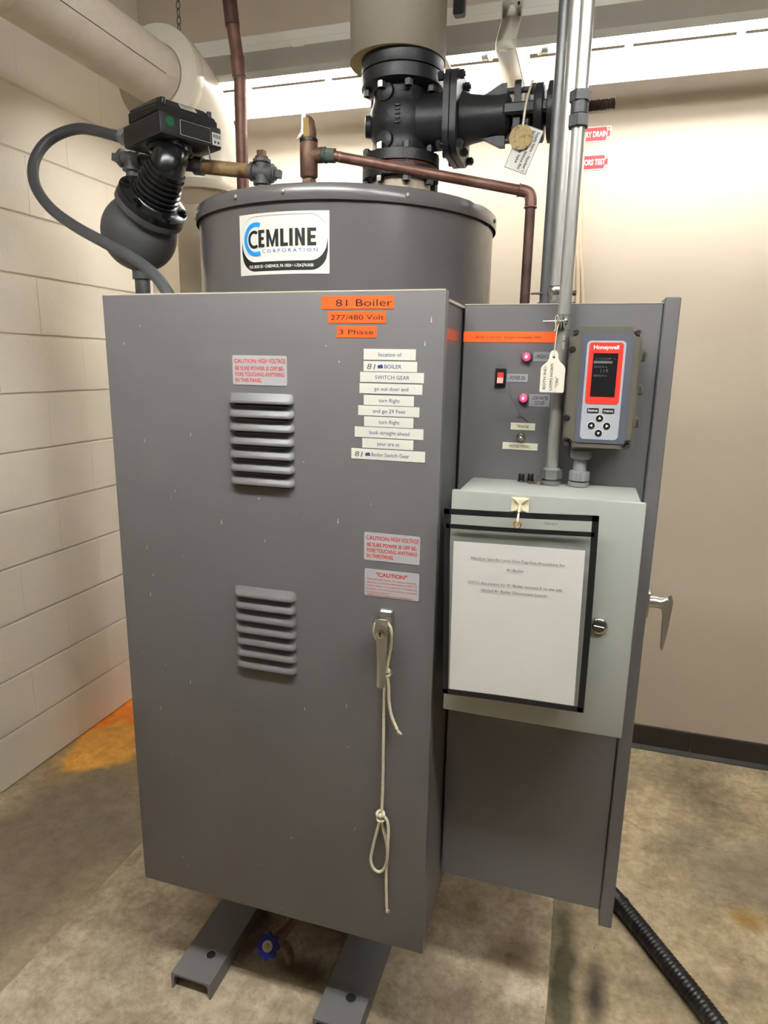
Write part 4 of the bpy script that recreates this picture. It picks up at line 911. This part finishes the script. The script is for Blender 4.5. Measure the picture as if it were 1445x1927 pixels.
# bonnet to the right
BZ = 2.112
MB().cyl((VX + 0.05, VY, BZ), (VX + 0.128, VY, BZ), 0.062, 0.060, n=28).build('bonnet_neck', 'iron', gv)
MB().prism([(p[0], p[1]) for p in rrect(0.186, 0.182, 0.05, 6)], (VX + 0.121, VY, BZ), Y_, Z_, (0.0135, 0, 0), 0.001).build('body_flange', 'iron', gv)
MB().prism([(p[0], p[1]) for p in rrect(0.186, 0.182, 0.05, 6)], (VX + 0.137, VY, BZ), Y_, Z_, (0.0145, 0, 0), 0.001).build('bonnet_flange', 'iron', gv)
for dy in (-0.072, 0.0, 0.072):
    for dz in (-0.070, 0.070): bolt((VX + 0.136, VY + dy * (1 if dz else 1), BZ + dz), X_, 0.062, 0.0095)
MB().lathe([(0.060, 0), (0.052, 0.02), (0.047, 0.05), (0.044, 0.085), (0.046, 0.105), (0.036, 0.115)], (VX + 0.150, VY, BZ), X_, 28).build('bonnet', 'iron', gv)
MB().prism([(0.165, 0.034), (0.205, 0.048), (0.240, 0.066), (0.252, 0.066), (0.252, 0.03), (0.23, 0.03), (0.2, 0.02)], (VX, VY - 0.011, BZ), X_, Z_, (0, 0.022, 0), 0.003).prism([(0.165, -0.034), (0.205, -0.048), (0.240, -0.066), (0.252, -0.066), (0.252, -0.03), (0.23, -0.03), (0.2, -0.02)], (VX, VY - 0.011, BZ), X_, Z_, (0, 0.022, 0), 0.003).build('bonnet_rib', 'iron', gv)
for (xa, xb, rz, ry) in ((0.272, 0.287, 0.066, 0.036), (0.300, 0.306, 0.048, 0.03)):
    MB().prism(rrect(ry * 2, rz * 2, 0.018, 5), (VX + xa, VY, BZ), Y_, Z_, (xb - xa, 0, 0), 0.001).build('gland_plate', 'iron', gv)
for dz in (-0.052, 0.052):
    MB().cyl((VX + 0.240, VY, BZ + dz), (VX + 0.325, VY, BZ + dz), 0.0065, n=10).hexa((VX + 0.306, VY, BZ + dz), (VX + 0.316, VY, BZ + dz), 0.0115).build('gland_bolt', 'casting', gv)
MB().span(VX + 0.25, VX + 0.372, VY - 0.052, VY - 0.036, BZ - 0.012, BZ + 0.012, 0.004).span(VX + 0.25, VX + 0.372, VY + 0.036, VY + 0.052, BZ - 0.012, BZ + 0.012, 0.004).build('yoke', 'iron', gv)
MB().lathe([(0.058, 0), (0.060, 0.002), (0.060, 0.018), (0.056, 0.02)], (VX + 0.318, VY, BZ), X_, 28).build('yoke_ring', 'iron', gv)
MB().lathe([(0.056, 0), (0.062, 0.002), (0.062, 0.014), (0.045, 0.018), (0.03, 0.026)], (VX + 0.346, VY, BZ), X_, 28).build('yoke_cap', 'iron', gv)
hw = MB().torus((VX + 0.384, VY, BZ), X_, 0.092, 0.008, 36, 8)
for k in range(5):
    a = 2 * PI * k / 5 + 0.3; hw.tube([(VX + 0.380, VY, BZ), (VX + 0.384, VY + 0.092 * math.cos(a), BZ + 0.092 * math.sin(a))], 0.006, 8)
hw.cyl((VX + 0.366, VY, BZ), (VX + 0.392, VY, BZ), 0.018, n=16).build('handwheel', 'iron', gv)
pr = []
xx = VX + 0.25; n_t = 46
for k in range(n_t):
    f = 0.244 * k / n_t; pr += [(0.0128, f), (0.0104, f + 0.244 / n_t / 2)]
MB().lathe(pr, (xx, VY, BZ + 0.004), (1, 0, 0.012), 14).build('threaded_stem', 'copperdark', gv)
ir = thing('insulated_pipe', (-0.496, VY, 2.24), 'thick cream insulated vertical pipe above the black gate valve', 'pipe')
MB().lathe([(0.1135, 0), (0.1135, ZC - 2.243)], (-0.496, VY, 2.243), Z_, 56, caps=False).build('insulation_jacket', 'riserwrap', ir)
MB().lathe([(0.1130, 0.0), (0.086, 0.004), (0.0845, 0.04)], (-0.496, VY, 2.2435), Z_, 56, caps=False).build('cut_end', 'insulcut', ir)
MB().lathe([(0.0842, 0.02), (0.0842, ZC - 2.25)], (-0.496, VY, 2.25), Z_, 32).build('pipe', 'iron', ir)
# tags hanging from the valve
bt_ = thing('brass_tag', (-0.1815, 1.577, 2.030), 'round tarnished brass valve tag on a strap at the gate valve', 'tag')
MB().cyl((-0.1815, 1.574, 2.030), (-0.1815, 1.5752, 2.030), 0.0250, n=32).build('disc', 'brassold', bt_)
MB().tube(spline([(-0.1780, 1.576, 2.050), (-0.1775, 1.580, 2.075), (-0.1755, 1.600, 2.115), (-0.1740, 1.64, 2.150), (-0.1730, 1.66, 2.168), (-0.1730, 1.69, 2.181)], 5), 0.0026, 6).build('strap', 'cream', bt_)
pt = thing('valve_tag', (-0.172, 1.582, 2.00), 'white printed card hanging behind the brass valve tag', 'tag')
dn = V((-0.155, 0, -0.078)); # long axis: down to the left
ax_u = V((-0.0345, 0, -0.0860)).normalized(); ax_v = V((0.0480, 0, -0.0205)).normalized(); ax_v = V((-ax_u.z, 0, ax_u.x)) * -1
c0 = V((-0.1745, 1.5815, 2.0075))
ax_v = V((ax_u.z, 0, -ax_u.x))     # card "up", to the right of the reading direction rotated
cw, chh = 0.0915, 0.0510
card = MB().prism([(-cw / 2, -chh / 2), (cw / 2, -chh / 2), (cw / 2, chh / 2), (-cw / 2, chh / 2)], c0, ax_u, ax_v, (0, -0.0008, 0)).build('card', 'decal', pt)
fr = MB()
for (a, b_, c_, d_) in ((-cw / 2, cw / 2, chh / 2 - 0.0012, chh / 2 - 0.0004), (-cw / 2, cw / 2, -chh / 2 + 0.0004, -chh / 2 + 0.0012), (cw / 2 - 0.0012, cw / 2 - 0.0004, -chh / 2, chh / 2), (-cw / 2 + 0.0004, -cw / 2 + 0.0012, -chh / 2, chh / 2)):
    fr.faces([c0 + ax_u * u + ax_v * v + V((0, -0.0011, 0)) for u, v in ((a, c_), (b_, c_), (b_, d_), (a, d_))], [(0, 1, 2, 3)])
fr.build('card_border', 'ink', card)
def upv(sgn): return ax_v * sgn
rd = -1 if ax_v.x < 0 else 1
lettering('lettering', [(s, c0 + ax_u * (-cw / 2 + 0.006) + V((0.0, -0.0014, 0)) + ax_v * rd * v, ax_u, ax_v * rd, 0.0062, wd, 'l', 0.02) for (s, v, wd) in (('Supply Valve \u2013 Number 1', 0.0135, 0.081), ('Do Not Close Without Also', 0.0030, 0.080), ('Closing Return Valve', -0.0080, 0.070), ('Number 2', -0.0185, 0.034))], 'ink', card)

# ================================================================ RELIEF VALVE and its drain
rv = thing('relief_valve', (-0.645, 1.50, 1.902), 'bronze pressure relief valve with test lever on the boiler top', 'valve')
RX, RY = -0.6455, 1.500
MB().cyl((RX, RY, 1.901), (RX, RY, 1.955), 0.0135, n=20).hexa((RX, RY, 1.935), (RX, RY, 1.952), 0.0175).build('inlet', 'bronze', rv)
MB().lathe([(0.016, 0), (0.020, 0.004), (0.0205, 0.07), (0.018, 0.076)], (RX, RY, 1.956), Z_, 24).cyl((RX, RY, 2.003), (RX + 0.034, RY, 2.003), 0.0165, n=20).build('valve_body', 'bronze', rv)
MB().lathe([(0.0205, 0), (0.0205, 0.006), (0.0175, 0.008)], (RX, RY, 2.031), Z_, 24).build('collar', 'black', rv)
MB().lathe([(0.0170, 0), (0.0175, 0.02), (0.015, 0.036), (0.009, 0.044), (0.004, 0.048)], (RX, RY, 2.037), Z_, 20).build('bonnet', 'bronze', rv)
MB().prism([(-0.024, -0.006), (-0.010, 0.012), (-0.006, 0.062), (0.010, 0.063), (0.012, 0.056), (0.002, 0.05), (0.0, 0.01)], (RX - 0.002, RY - 0.016, 2.038), X_, Z_, (0, 0.002, 0)).build('test_lever', 'satin', rv)
MB().prism([(-0.006, 0), (0.008, 0.002), (0.006, 0.040), (-0.007, 0.040)], (RX + 0.002, RY - 0.0195, 2.036), X_, Z_, (0, 0.001, 0)).build('yellow_tag', 'yellowtag', rv)
cd = thing('copper_drain_pipe', (-0.155, 1.60, 1.64), 'brown copper drain pipe from the relief valve, elbowing down behind the control enclosure', 'pipe')
p0, p1 = V((RX + 0.055, 1.503, 2.0012)), V((-0.176, 1.598, 1.9285))
MB().cyl(p0, p1, 0.0112, n=18).build('pipe', 'copper', cd)
MB().cyl((RX + 0.030, 1.500, 2.003), (RX + 0.062, 1.504, 2.0005), 0.0150, n=16).torus((RX + 0.040, 1.5005, 2.0025), X_, 0.0145, 0.003, 18, 6).build('adapter', 'verdigris', cd)
MB().torus(p0 + (p1 - p0) * 0.045, p1 - p0, 0.0112, 0.0012, 18, 5).build('solder_ring', 'satin', cd)
el = spline([p1 - V((0.006, 0.002, -0.0008)), p1 + V((0.006, 0.001, -0.001)), V((-0.1585, 1.600, 1.9215)), V((-0.1545, 1.600, 1.908)), V((-0.1545, 1.600, 1.893))], 5)
MB().tube(el, 0.0132, 16).torus(el[0], p1 - p0, 0.0132, 0.0018, 18, 6).torus(el[-1], Z_, 0.0132, 0.0018, 18, 6).build('elbow', 'copper', cd)
MB().cyl((-0.1545, 1.600, 1.892), (-0.1545, 1.600, 0.9), 0.0112, n=18).build('down_pipe', 'copperdark', cd)

# ================================================================ LOW WATER CUT-OFF
nA = V((0.67, -0.27, 0.69)).normalized(); BC = V((-1.137, 1.54, 1.865))
lw = thing('float_switch', (-1.137, 1.54, 1.76), 'low water cut-off with gray float bowl and black switch head, left of the boiler', 'switch')
prof = []
for k in range(15):
    a = math.radians(-90 + 128 * k / 14); prof.append((0.0935 * math.cos(a), 0.0935 * math.sin(a)))
prof += [(0.0755, 0.068), (0.0860, 0.071), (0.0860, 0.086), (0.05, 0.0865)]
MB().lathe(prof, BC, nA, 48).build('float_bowl', 'casting', lw)
MB().lathe([(0.0855, 0.087), (0.0855, 0.102), (0.0640, 0.106), (0.0600, 0.112)], BC, nA, 48).build('bowl_flange', 'blackgloss', lw)
bx, by, _ = basis(nA)
for k in range(6):
    a = 2 * PI * k / 6 + 0.5; c = BC + nA * 0.102 + (bx * math.cos(a) + by * math.sin(a)) * 0.0725
    MB().hexa(c, c + nA * 0.008, 0.0115).cyl(c + nA * 0.008, c + nA * 0.012, 0.006, n=10).build('flange_bolt', 'casting' if k in (4,) else 'blackgloss', lw)
FC = BC + nA * 0.102
pts, rad = [], []
pr = []
for k in range(7):
    f = 0.006 + k * 0.0125; r_ = 0.0575 - 0.0022 * k
    pr += [(r_ - 0.005, f), (r_, f + 0.003), (r_, f + 0.0085), (r_ - 0.005, f + 0.0115)]
MB().lathe(pr, FC, nA, 36).build('ribbed_neck', 'blackgloss', lw)
e0 = FC + nA * 0.090
HC = V((-1.018, 1.518, 2.058))
MB().tube(spline([FC + nA * 0.05, e0 - nA * 0.012, (e0 + HC) / 2 + V((0.006, -0.004, -0.004)), HC + V((0, 0, -0.022)), HC], 5), 0.0415, 28).build('elbow', 'blackgloss', lw)
MB().lathe([(0.046, -0.022), (0.052, -0.018), (0.052, -0.008), (0.056, -0.006), (0.056, 0.004)], HC, Z_, 32).build('neck_collar', 'blackgloss', lw)
e1 = V((0.4415, 0.897, 0)); e2 = V((-0.897, 0.4415, 0)); HN = V((-0.984, 1.430, 2.056))
rot = Matrix((e1, e2, V((0, 0, 1)))).transposed()
hc = HN + e1 * 0.083 + e2 * 0.090
MB().box(hc + V((0, 0, 0.024)), (0.166, 0.180, 0.050), rot, 0.006, 2).build('switch_base', 'blackbox', lw)
# cover with chamfered edges
def hp(a, b_, z): return HN + e1 * (a * 1.09) + e2 * (b_ * 1.11) + V((0, 0, z))
lo = [hp(0.003, 0.010, 0.047), hp(0.149, 0.010, 0.047), hp(0.149, 0.140, 0.047), hp(0.003, 0.140, 0.047)]
md = [hp(0.003, 0.010, 0.066), hp(0.149, 0.010, 0.066), hp(0.149, 0.140, 0.076), hp(0.003, 0.140, 0.076)]
hi_ = [hp(0.016, 0.030, 0.088), hp(0.126, 0.030, 0.088), hp(0.126, 0.132, 0.088), hp(0.016, 0.132, 0.088)]
cv = MB().faces(lo + md + hi_, [(0, 1, 5, 4), (1, 2, 6, 5), (2, 3, 7, 6), (3, 0, 4, 7), (4, 5, 9, 8), (5, 6, 10, 9), (6, 7, 11, 10), (7, 4, 8, 11), (8, 9, 10, 11), (3, 2, 1, 0)])
bmesh.ops.recalc_face_normals(cv.bm, faces=cv.bm.faces[:]); bmesh.ops.bevel(cv.bm, geom=cv.bm.edges[:], offset=0.004, segments=2, affect='EDGES')
cvo = cv.build('switch_cover', 'blackbox', lw)
# plates on the face toward the room (normal -e2)
nf = -e2
def fplate(name, a0, a1, z0, z1, m, parent, lift=0.0004, r=0.002, off=0.0):
    c = (a0 + a1) / 2, (z0 + z1) / 2
    return MB().prism([(p[0] + c[0], p[1] + c[1]) for p in rrect(a1 - a0, z1 - z0, r)], HN + nf * (lift - off), e1, Z_, nf * 0.0006).build(name, m, parent)
np_ = fplate('rating_plate', 0.052, 0.133, 0.008, 0.040, 'whiteink', lw)
fplate('plate_face', 0.0527, 0.1323, 0.0087, 0.0393, 'black', np_, 0.0009)
mb = MB()
for k in range(7):
    u = 0.056
    while u < 0.127:
        l = random.uniform(0.003, 0.010); mb.faces([HN + nf * 0.0017 + e1 * uu + V((0, 0, zz)) for uu, zz in ((u, 0.0125 + 0.0037 * k), (min(u + l, 0.130), 0.0125 + 0.0037 * k), (min(u + l, 0.130), 0.0136 + 0.0037 * k), (u, 0.0136 + 0.0037 * k))], [(0, 1, 2, 3)]); u += l + 0.002
mb.build('fine_print', 'textgray', np_)
gd = MB().cyl(HN + nf * 0.0003 + e1 * 0.026 + V((0, 0, 0.030)), HN + nf * 0.0010 + e1 * 0.026 + V((0, 0, 0.030)), 0.0105, n=24).build('green_dot', 'green', lw)
rs = fplate('reset_label', 0.1375, 0.1645, 0.006, 0.034, 'decal', lw, r=0.001)
lettering('lettering', [('RESE', HN + nf * 0.0013 + e1 * 0.1410 + V((0, 0, 0.0225)), e1, Z_, 0.0075, 0.020, 'l', 0.02)], 'ink', rs)
mb = MB()
for u in (0.1450, 0.1545):
    poly = []
    for k in range(10):
        a = PI / 2 + k * PI / 5; r_ = 0.0048 if k % 2 == 0 else 0.0018; poly.append((u + r_ * math.cos(a), 0.0130 + r_ * math.sin(a)))
    mb.prism(poly, HN + nf * 0.0009, e1, Z_, nf * 0.0004)
mb.build('star_mark', 'ink', rs)
# small white label lies on the chamfer of the cover
ca0, ca1 = 0.060, 0.100
def cham(a, t, lift): # t 0..1 up the chamfer face between md and hi_
    lo_, hi2_ = hp(a, 0.010, 0.066), hp(a, 0.030, 0.088); nn = (V((0, 0, 0.020)) - e2 * 0.022).normalized()
    return lo_ + (hi2_ - lo_) * t + nn * lift
MB().faces([cham(ca0, 0.2, 0.0006), cham(ca1, 0.2, 0.0006), cham(ca1, 0.75, 0.0006), cham(ca0, 0.75, 0.0006)], [(0, 1, 2, 3)]).build('small_label', 'decal', lw)
mb = MB()
for k in range(3):
    t = 0.33 + 0.13 * k; mb.faces([cham(ca0 + 0.003, t, 0.0010), cham(ca1 - 0.008, t, 0.0010), cham(ca1 - 0.008, t + 0.05, 0.0010), cham(ca0 + 0.003, t + 0.05, 0.0010)], [(0, 1, 2, 3)])
mb.build('fine_print', 'textgray', lw)
MB().tube([hp(0.118, 0.004, 0.004), hp(0.120, 0.000, -0.030)], 0.0020, 6).build('reset_pin', 'black', lw)
cs = []
for (a, b_) in ((0.02, 0.018), (0.132, 0.018)): MB().cyl(hp(a, b_, 0.070), hp(a, b_ - 0.001, 0.083), 0.006, n=12).build('cover_screw', 'blackbox', lw)
# drop pipe below the bowl
MB().lathe([(0.024, 0), (0.024, 0.02), (0.030, 0.035)], (-1.137, 1.54, 1.752), Z_, 24).build('bowl_neck', 'casting', lw)
MB().cyl((-1.137, 1.54, 1.10), (-1.137, 1.54, 1.756), 0.0190, n=24).cyl((-1.137, 1.54, 1.115), (-0.93, 1.60, 1.115), 0.0185, n=20).sphere((-1.137, 1.54, 1.112), 0.026, 14).build('drop_pipe', 'casting', lw)
# equalising line with crosses
eq = thing('equalizing_pipe', (-0.825, 1.62, 1.902), 'pipe run with plugged crosses linking the float bowl to the boiler top', 'pipe')
def cross(c, ds, m, name, r=0.0175, arm=0.030):
    mb = MB(); c = V(c); mb.sphere(c, r * 1.08, 16)
    for d in ds:
        d = V(d).normalized(); mb.cyl(c, c + d * arm, r, n=18); mb.lathe([(r, 0), (r * 1.28, 0.001), (r * 1.28, 0.008), (r, 0.010)], c + d * (arm - 0.009), d, 18)
    return mb.build(name, m, eq)
def plug(c, d, parent, m='fitting', r=0.0175, arm=0.030):
    c, d = V(c), V(d).normalized()
    MB().cyl(c + d * arm, c + d * (arm + 0.006), r * 0.95, n=16).hexa(c + d * (arm + 0.006), c + d * (arm + 0.020), r * 0.72, n=4, phase=PI / 4).build('plug', m, parent)
C1, C2 = V((-1.174, 1.575, 2.0515)), V((-0.8247, 1.62, 2.0105))
dr = (C2 - C1).normalized()
x1 = cross(C1, [dr, -dr, (0, -0.05, -1), (0.1, 1, 0)], 'casting', 'cross_fitting'); plug(C1, -dr, x1, 'casting'); plug(C1, (0.1, 1, 0), x1, 'casting')
x2 = cross(C2, [dr, -dr, (0, 0, -1), (0, 0, 1)], 'fitting', 'cross_fitting'); plug(C2, dr, x2); plug(C2, Z_, x2, 'bronze')
MB().cyl(C1 + dr * 0.028, C1 + dr * 0.20, 0.0150, n=18).build('gray_nipple', 'casting', eq)
MB().cyl(C1 + dr * 0.19, C2 - dr * 0.028, 0.0172, n=18).build('rusty_nipple', 'rusty', eq)
MB().cyl(C1 + dr * 0.175, C1 + dr * 0.198, 0.0215, n=18).build('pipe_coupling', 'casting', eq)
MB().cyl(C1 + V((0, 0, -0.028)), (-1.174, 1.565, 1.930), 0.0150, n=18).hexa(C1 + V((0, -0.001, -0.062)), C1 + V((0, -0.002, -0.080)), 0.024).build('bowl_riser', 'casting', eq)
MB().cyl((C2.x, C2.y, 1.9015), C2 + V((0, 0, -0.028)), 0.0165, n=18).build('tank_nipple', 'fitting', eq)
# flexible conduit from the switch head
fc = thing('flexible_conduit', (-1.229, 1.58, 2.1242), 'dark gray flexible conduit looping from the switch head down behind the cabinet door', 'conduit')
fpts = [(-1.155, 1.548, 2.092), (-1.19, 1.562, 2.100), (-1.229, 1.575, 2.1130), (-1.3354, 1.582, 2.1376), (-1.4097, 1.56, 2.1115), (-1.4377, 1.53, 2.0563), (-1.4182, 1.5, 1.99), (-1.3513, 1.47, 1.9252), (-1.26, 1.445, 1.8722), (-1.1485, 1.415, 1.8231), (-1.049, 1.390, 1.7801), (-0.9758, 1.365, 1.739), (-0.9209, 1.335, 1.6942), (-0.8872, 1.325, 1.6374), (-0.86, 1.32, 1.56)]
fs_ = spline(fpts, 18); MB().tube(fs_, [0.0135 + 0.0005 * (1 if k % 2 else -1) for k in range(len(fs_))], 14).build('conduit_sleeve', 'flex', fc)
cdir = (V(fpts[2]) - V(fpts[0])).normalized()
MB().hexa(V(fpts[0]) + cdir * 0.0, V(fpts[0]) + cdir * 0.016, 0.0235).cyl(V(fpts[0]) + cdir * 0.016, V(fpts[0]) + cdir * 0.030, 0.0185, n=18).build('connector', 'pvcgray', fc)

# ================================================================ BIG INSULATED PIPE on the left
LX, LZ, LR = -1.326, 2.390, 0.085
ip = thing('insulated_pipe', (LX, 2.15, PZ), 'large insulated pipe coming along the left wall and elbowing down behind the boiler', 'pipe')
MB().cyl((LX, -1.2, LZ), (LX, 1.92, LZ), LR, n=48).build('pipe_jacket', 'canvas', ip)
MB().cyl((LX, -0.4, LZ), (LX, 1.30, LZ), 0.118, n=48).cyl((LX, 1.30, LZ), (LX, 1.345, LZ), 0.118, 0.088, n=48).build('fitting_cover', 'canvas', ip)
EB = 0.22; pts = [V((LX, 2.15, 2.115))]
for k in range(15):
    a = math.radians(90 - 90 * k / 14); pts.append(V((LX, 2.15 - EB + EB * math.sin(a), LZ - EB + EB * math.cos(a))))
MB().tube(pts, 0.138, 44).build('elbow_cover', 'pvc', ip)
MB().lathe([(0.088, -0.006), (0.139, -0.006), (0.1405, 0.004), (0.1405, 0.030), (0.138, 0.034)], (LX, 2.15 - EB, LZ), Y_, 44, caps=False).build('elbow_collar', 'pvc', ip)
MB().lathe([(0.088, 0), (0.1395, 0.002), (0.1405, 0.010), (0.1405, 0.024), (0.138, 0.03)], (LX, 2.15, 2.098), Z_, 44, caps=False).build('elbow_collar', 'insul', ip)
MB().lathe([(0.086, 0), (0.125, 0.045)], (LX, 2.15, 2.056), Z_, 44, caps=False).build('end_cone', 'insul', ip)
MB().cyl((LX, 2.15, 0.0), (LX, 2.15, 2.12), LR + 0.002, n=48).build('riser_jacket', 'insul', ip)
# lengthwise lap seam
a = math.radians(-20)
sm = [(LX + (LR + 0.0004) * math.cos(a), y, LZ + (LR + 0.0004) * math.sin(a)) for y in [1.345 + 0.03 * k for k in range(18)]]
MB().tube(sm, 0.0011, 4).build('lap_seam', 'fitting', ip)
# copper riser
cr = thing('copper_riser', (-1.03, 1.90, 1.6), 'tall vertical copper pipe in front of the white insulated elbow', 'pipe')
rpts = [(-1.031, 1.90, 0.9), (-1.031, 1.90, 2.345), (-1.036, 1.90, 2.385), (-1.0465, 1.90, 2.46), (-1.052, 1.90, 2.50), (-1.058, 1.90, 2.56), (-1.11, 1.90, ZC)]
MB().tube(rpts, 0.0180, 20).build('pipe', 'copper', cr)
for (p, q) in ((V((-1.0320, 1.90, 2.345)), V((-1.0385, 1.90, 2.400))), (V((-1.0500, 1.90, 2.478)), V((-1.0590, 1.90, 2.565)))):
    MB().cyl(p, q, 0.0205, n=20).build('coupling', 'copperdark' if p.z > 2.4 else 'copper', cr)
for z, x in ((2.343, -1.0315),): MB().torus((x, 1.90, z), Z_, 0.0185, 0.0015, 20, 5).build('solder_ring', 'satin', cr)

# ================================================================ SIGNS on the back wall
def sign(x0, x1, z0, z1, s, wd, label):
    t = thing('wall_sign', ((x0 + x1) / 2, YB, z0), label, 'sign')
    MB().prism([(p[0] + (x0 + x1) / 2, p[1] + (z0 + z1) / 2) for p in rrect(x1 - x0, z1 - z0, 0.003)], (0, YB - 0.0006, 0), X_, Z_, (0, -0.0014, 0)).build('sign_plate', 'white', t)
    n_ = 0.013; b_ = 0.0035; X0, X1, Z0, Z1 = x0 + b_, x1 - b_, z0 + b_, z1 - b_
    poly = [(X0, Z0 + n_), (X0 + n_ * 0.8, Z0 + n_ * 0.8), (X0 + n_, Z0), (X1 - n_, Z0), (X1 - n_ * 0.8, Z0 + n_ * 0.8), (X1, Z0 + n_), (X1, Z1 - n_), (X1 - n_ * 0.8, Z1 - n_ * 0.8), (X1 - n_, Z1), (X0 + n_, Z1), (X0 + n_ * 0.8, Z1 - n_ * 0.8), (X0, Z1 - n_)]
    rf = MB().prism(poly, (0, YB - 0.0021, 0), X_, Z_, (0, -0.0004, 0)).build('red_field', 'redsign', t)
    lettering('lettering', [(s, (x1 - 0.0125, YB - 0.0029, (z0 + z1) / 2 - 0.0085), X_, Z_, 0.0185, wd, 'r', 0.03)], 'whiteink', rf)
    for x in (x0 + 0.0075, x1 - 0.0075):
        for z in (z0 + 0.0075, z1 - 0.0075): MB().lathe([(0.0042, 0), (0.0036, 0.002), (0.001, 0.0028)], (x, YB - 0.0021, z), (0, -1, 0), 12).build('screw', 'screw', t)
sign(-0.155, 0.0070, 2.3330, 2.3830, 'AUXILIARY DRAIN', 0.1360, 'upper red and white wall sign about a drain, behind the conduits')
sign(-0.155, 0.0075, 2.2410, 2.2920, 'INSPECTORS TEST', 0.1340, 'lower red and white wall sign reading test, behind the conduits')
wc = thing('cord_bundle', (-0.085, 2.655, 2.36), 'pale cream cords hanging from a hook on the back wall beside the conduits', 'cord')
for k, (xb, r_) in enumerate(((-0.080, 0.006), (-0.060, 0.008), (-0.040, 0.007))):
    MB().tube(spline([(-0.088 + 0.002 * k, 2.655, 2.352), (-0.088 + 0.003 * k, 2.650, 2.2), (-0.086 + 0.008 * k, 2.652, 2.0), (xb, 2.655, 1.75), (xb + 0.006 * k, 2.658, 1.3), (xb + 0.004 * k, 2.66, 0.7)], 5), r_, 8).build('cord', 'creamcord', wc)
MB().cyl((-0.086, YB, 2.353), (-0.086, 2.645, 2.353), 0.006, n=10).sphere((-0.086, 2.643, 2.353), 0.009, 10).build('hook', 'creamcord', wc)

# ================================================================ DRAIN VALVE under the cabinet and floor hose
dv = thing('drain_valve', (-0.614, 1.15, 0.206), 'small drain valve with a blue handwheel under the cabinet', 'valve')
da = V((0.12, -0.80, 0.58)).normalized(); dc = V((-0.614, 1.15, 0.206)); ux, uy, _ = basis(da)
poly = []
for k in range(64):
    a = 2 * PI * k / 64; r_ = 0.0265 + 0.0035 * math.cos(8 * a); poly.append((r_ * math.cos(a), r_ * math.sin(a)))
MB().prism(poly, dc - da * 0.004, ux, uy, da * 0.008, 0.002).build('handwheel', 'bluewheel', dv)
MB().lathe([(0.0125, 0.004), (0.0125, 0.0058), (0.0105, 0.0062)], dc, da, 22).build('wheel_badge', 'satin', dv)
MB().hexa(dc + da * 0.006, dc + da * 0.010, 0.005).build('wheel_nut', 'brass', dv)
MB().tube([dc, dc - da * 0.06], 0.006, 10).cyl(dc - da * 0.030, dc - da * 0.075, 0.014, n=14).build('valve_stem', 'bronze', dv)
vb = dc - da * 0.075
MB().sphere(vb, 0.020, 14).tube(spline([vb, vb + V((0.02, 0.06, 0.02)), vb + V((0.03, 0.13, 0.10)), vb + V((0.03, 0.17, 0.20))], 4), 0.014, 12).tube(spline([vb, vb + V((0.03, 0.0, -0.02)), vb + V((0.035, 0, -0.055))], 4), 0.012, 12).build('valve_body', 'bronze', dv)
hs = thing('corrugated_hose', (0.30, 1.6, 0.0), 'black corrugated hose running across the floor from under the control enclosure', 'hose')
h0, h1 = V((0.165, 1.805, 0.026)), V((0.60, 1.09, 0.026))
path = spline([h0, V((0.222, 1.731, 0.0255)), V((0.310, 1.600, 0.0255)), V((0.403, 1.457, 0.0255)), V((0.50, 1.29, 0.0255)), h1], 60)
rad = []; d_ = 0.0
pts = [path[0]]; rad = []
step = 0.0022; acc = 0; res = [path[0]]
for a, b_ in zip(path[:-1], path[1:]):
    l = (b_ - a).length
    while acc + l >= step:
        t = (step - acc) / l; a = a + (b_ - a) * t; res.append(a.copy()); l = (b_ - a).length; acc = 0
    acc += l
rad = [0.0225 + 0.003 * (0.5 + 0.5 * math.sin(2 * PI * i / 5)) for i in range(len(res))]
MB().tube(res, rad, 16).build('hose_body', 'hose', hs)
MB().tube(spline([h0 + V((0.004, -0.006, 0)), V((0.105, 1.915, 0.0250)), V((0.075, 2.05, 0.0250)), V((0.068, 2.25, 0.0250)), V((0.068, 2.45, 0.0250)), V((0.068, 2.63, 0.0250))], 8), 0.0240, 16).build('rear_run', 'hose', hs)
hd0 = (res[6] - res[0]).normalized()
MB().lathe([(0.022, -0.05), (0.0255, -0.048), (0.0255, 0.025), (0.0235, 0.028), (0.0265, 0.030), (0.0265, 0.036)], h0 + hd0 * 0.045, hd0, 24).build('hose_cuff', 'hose', hs)
bpy.data.objects.remove(_fo); bpy.data.curves.remove(_fc)
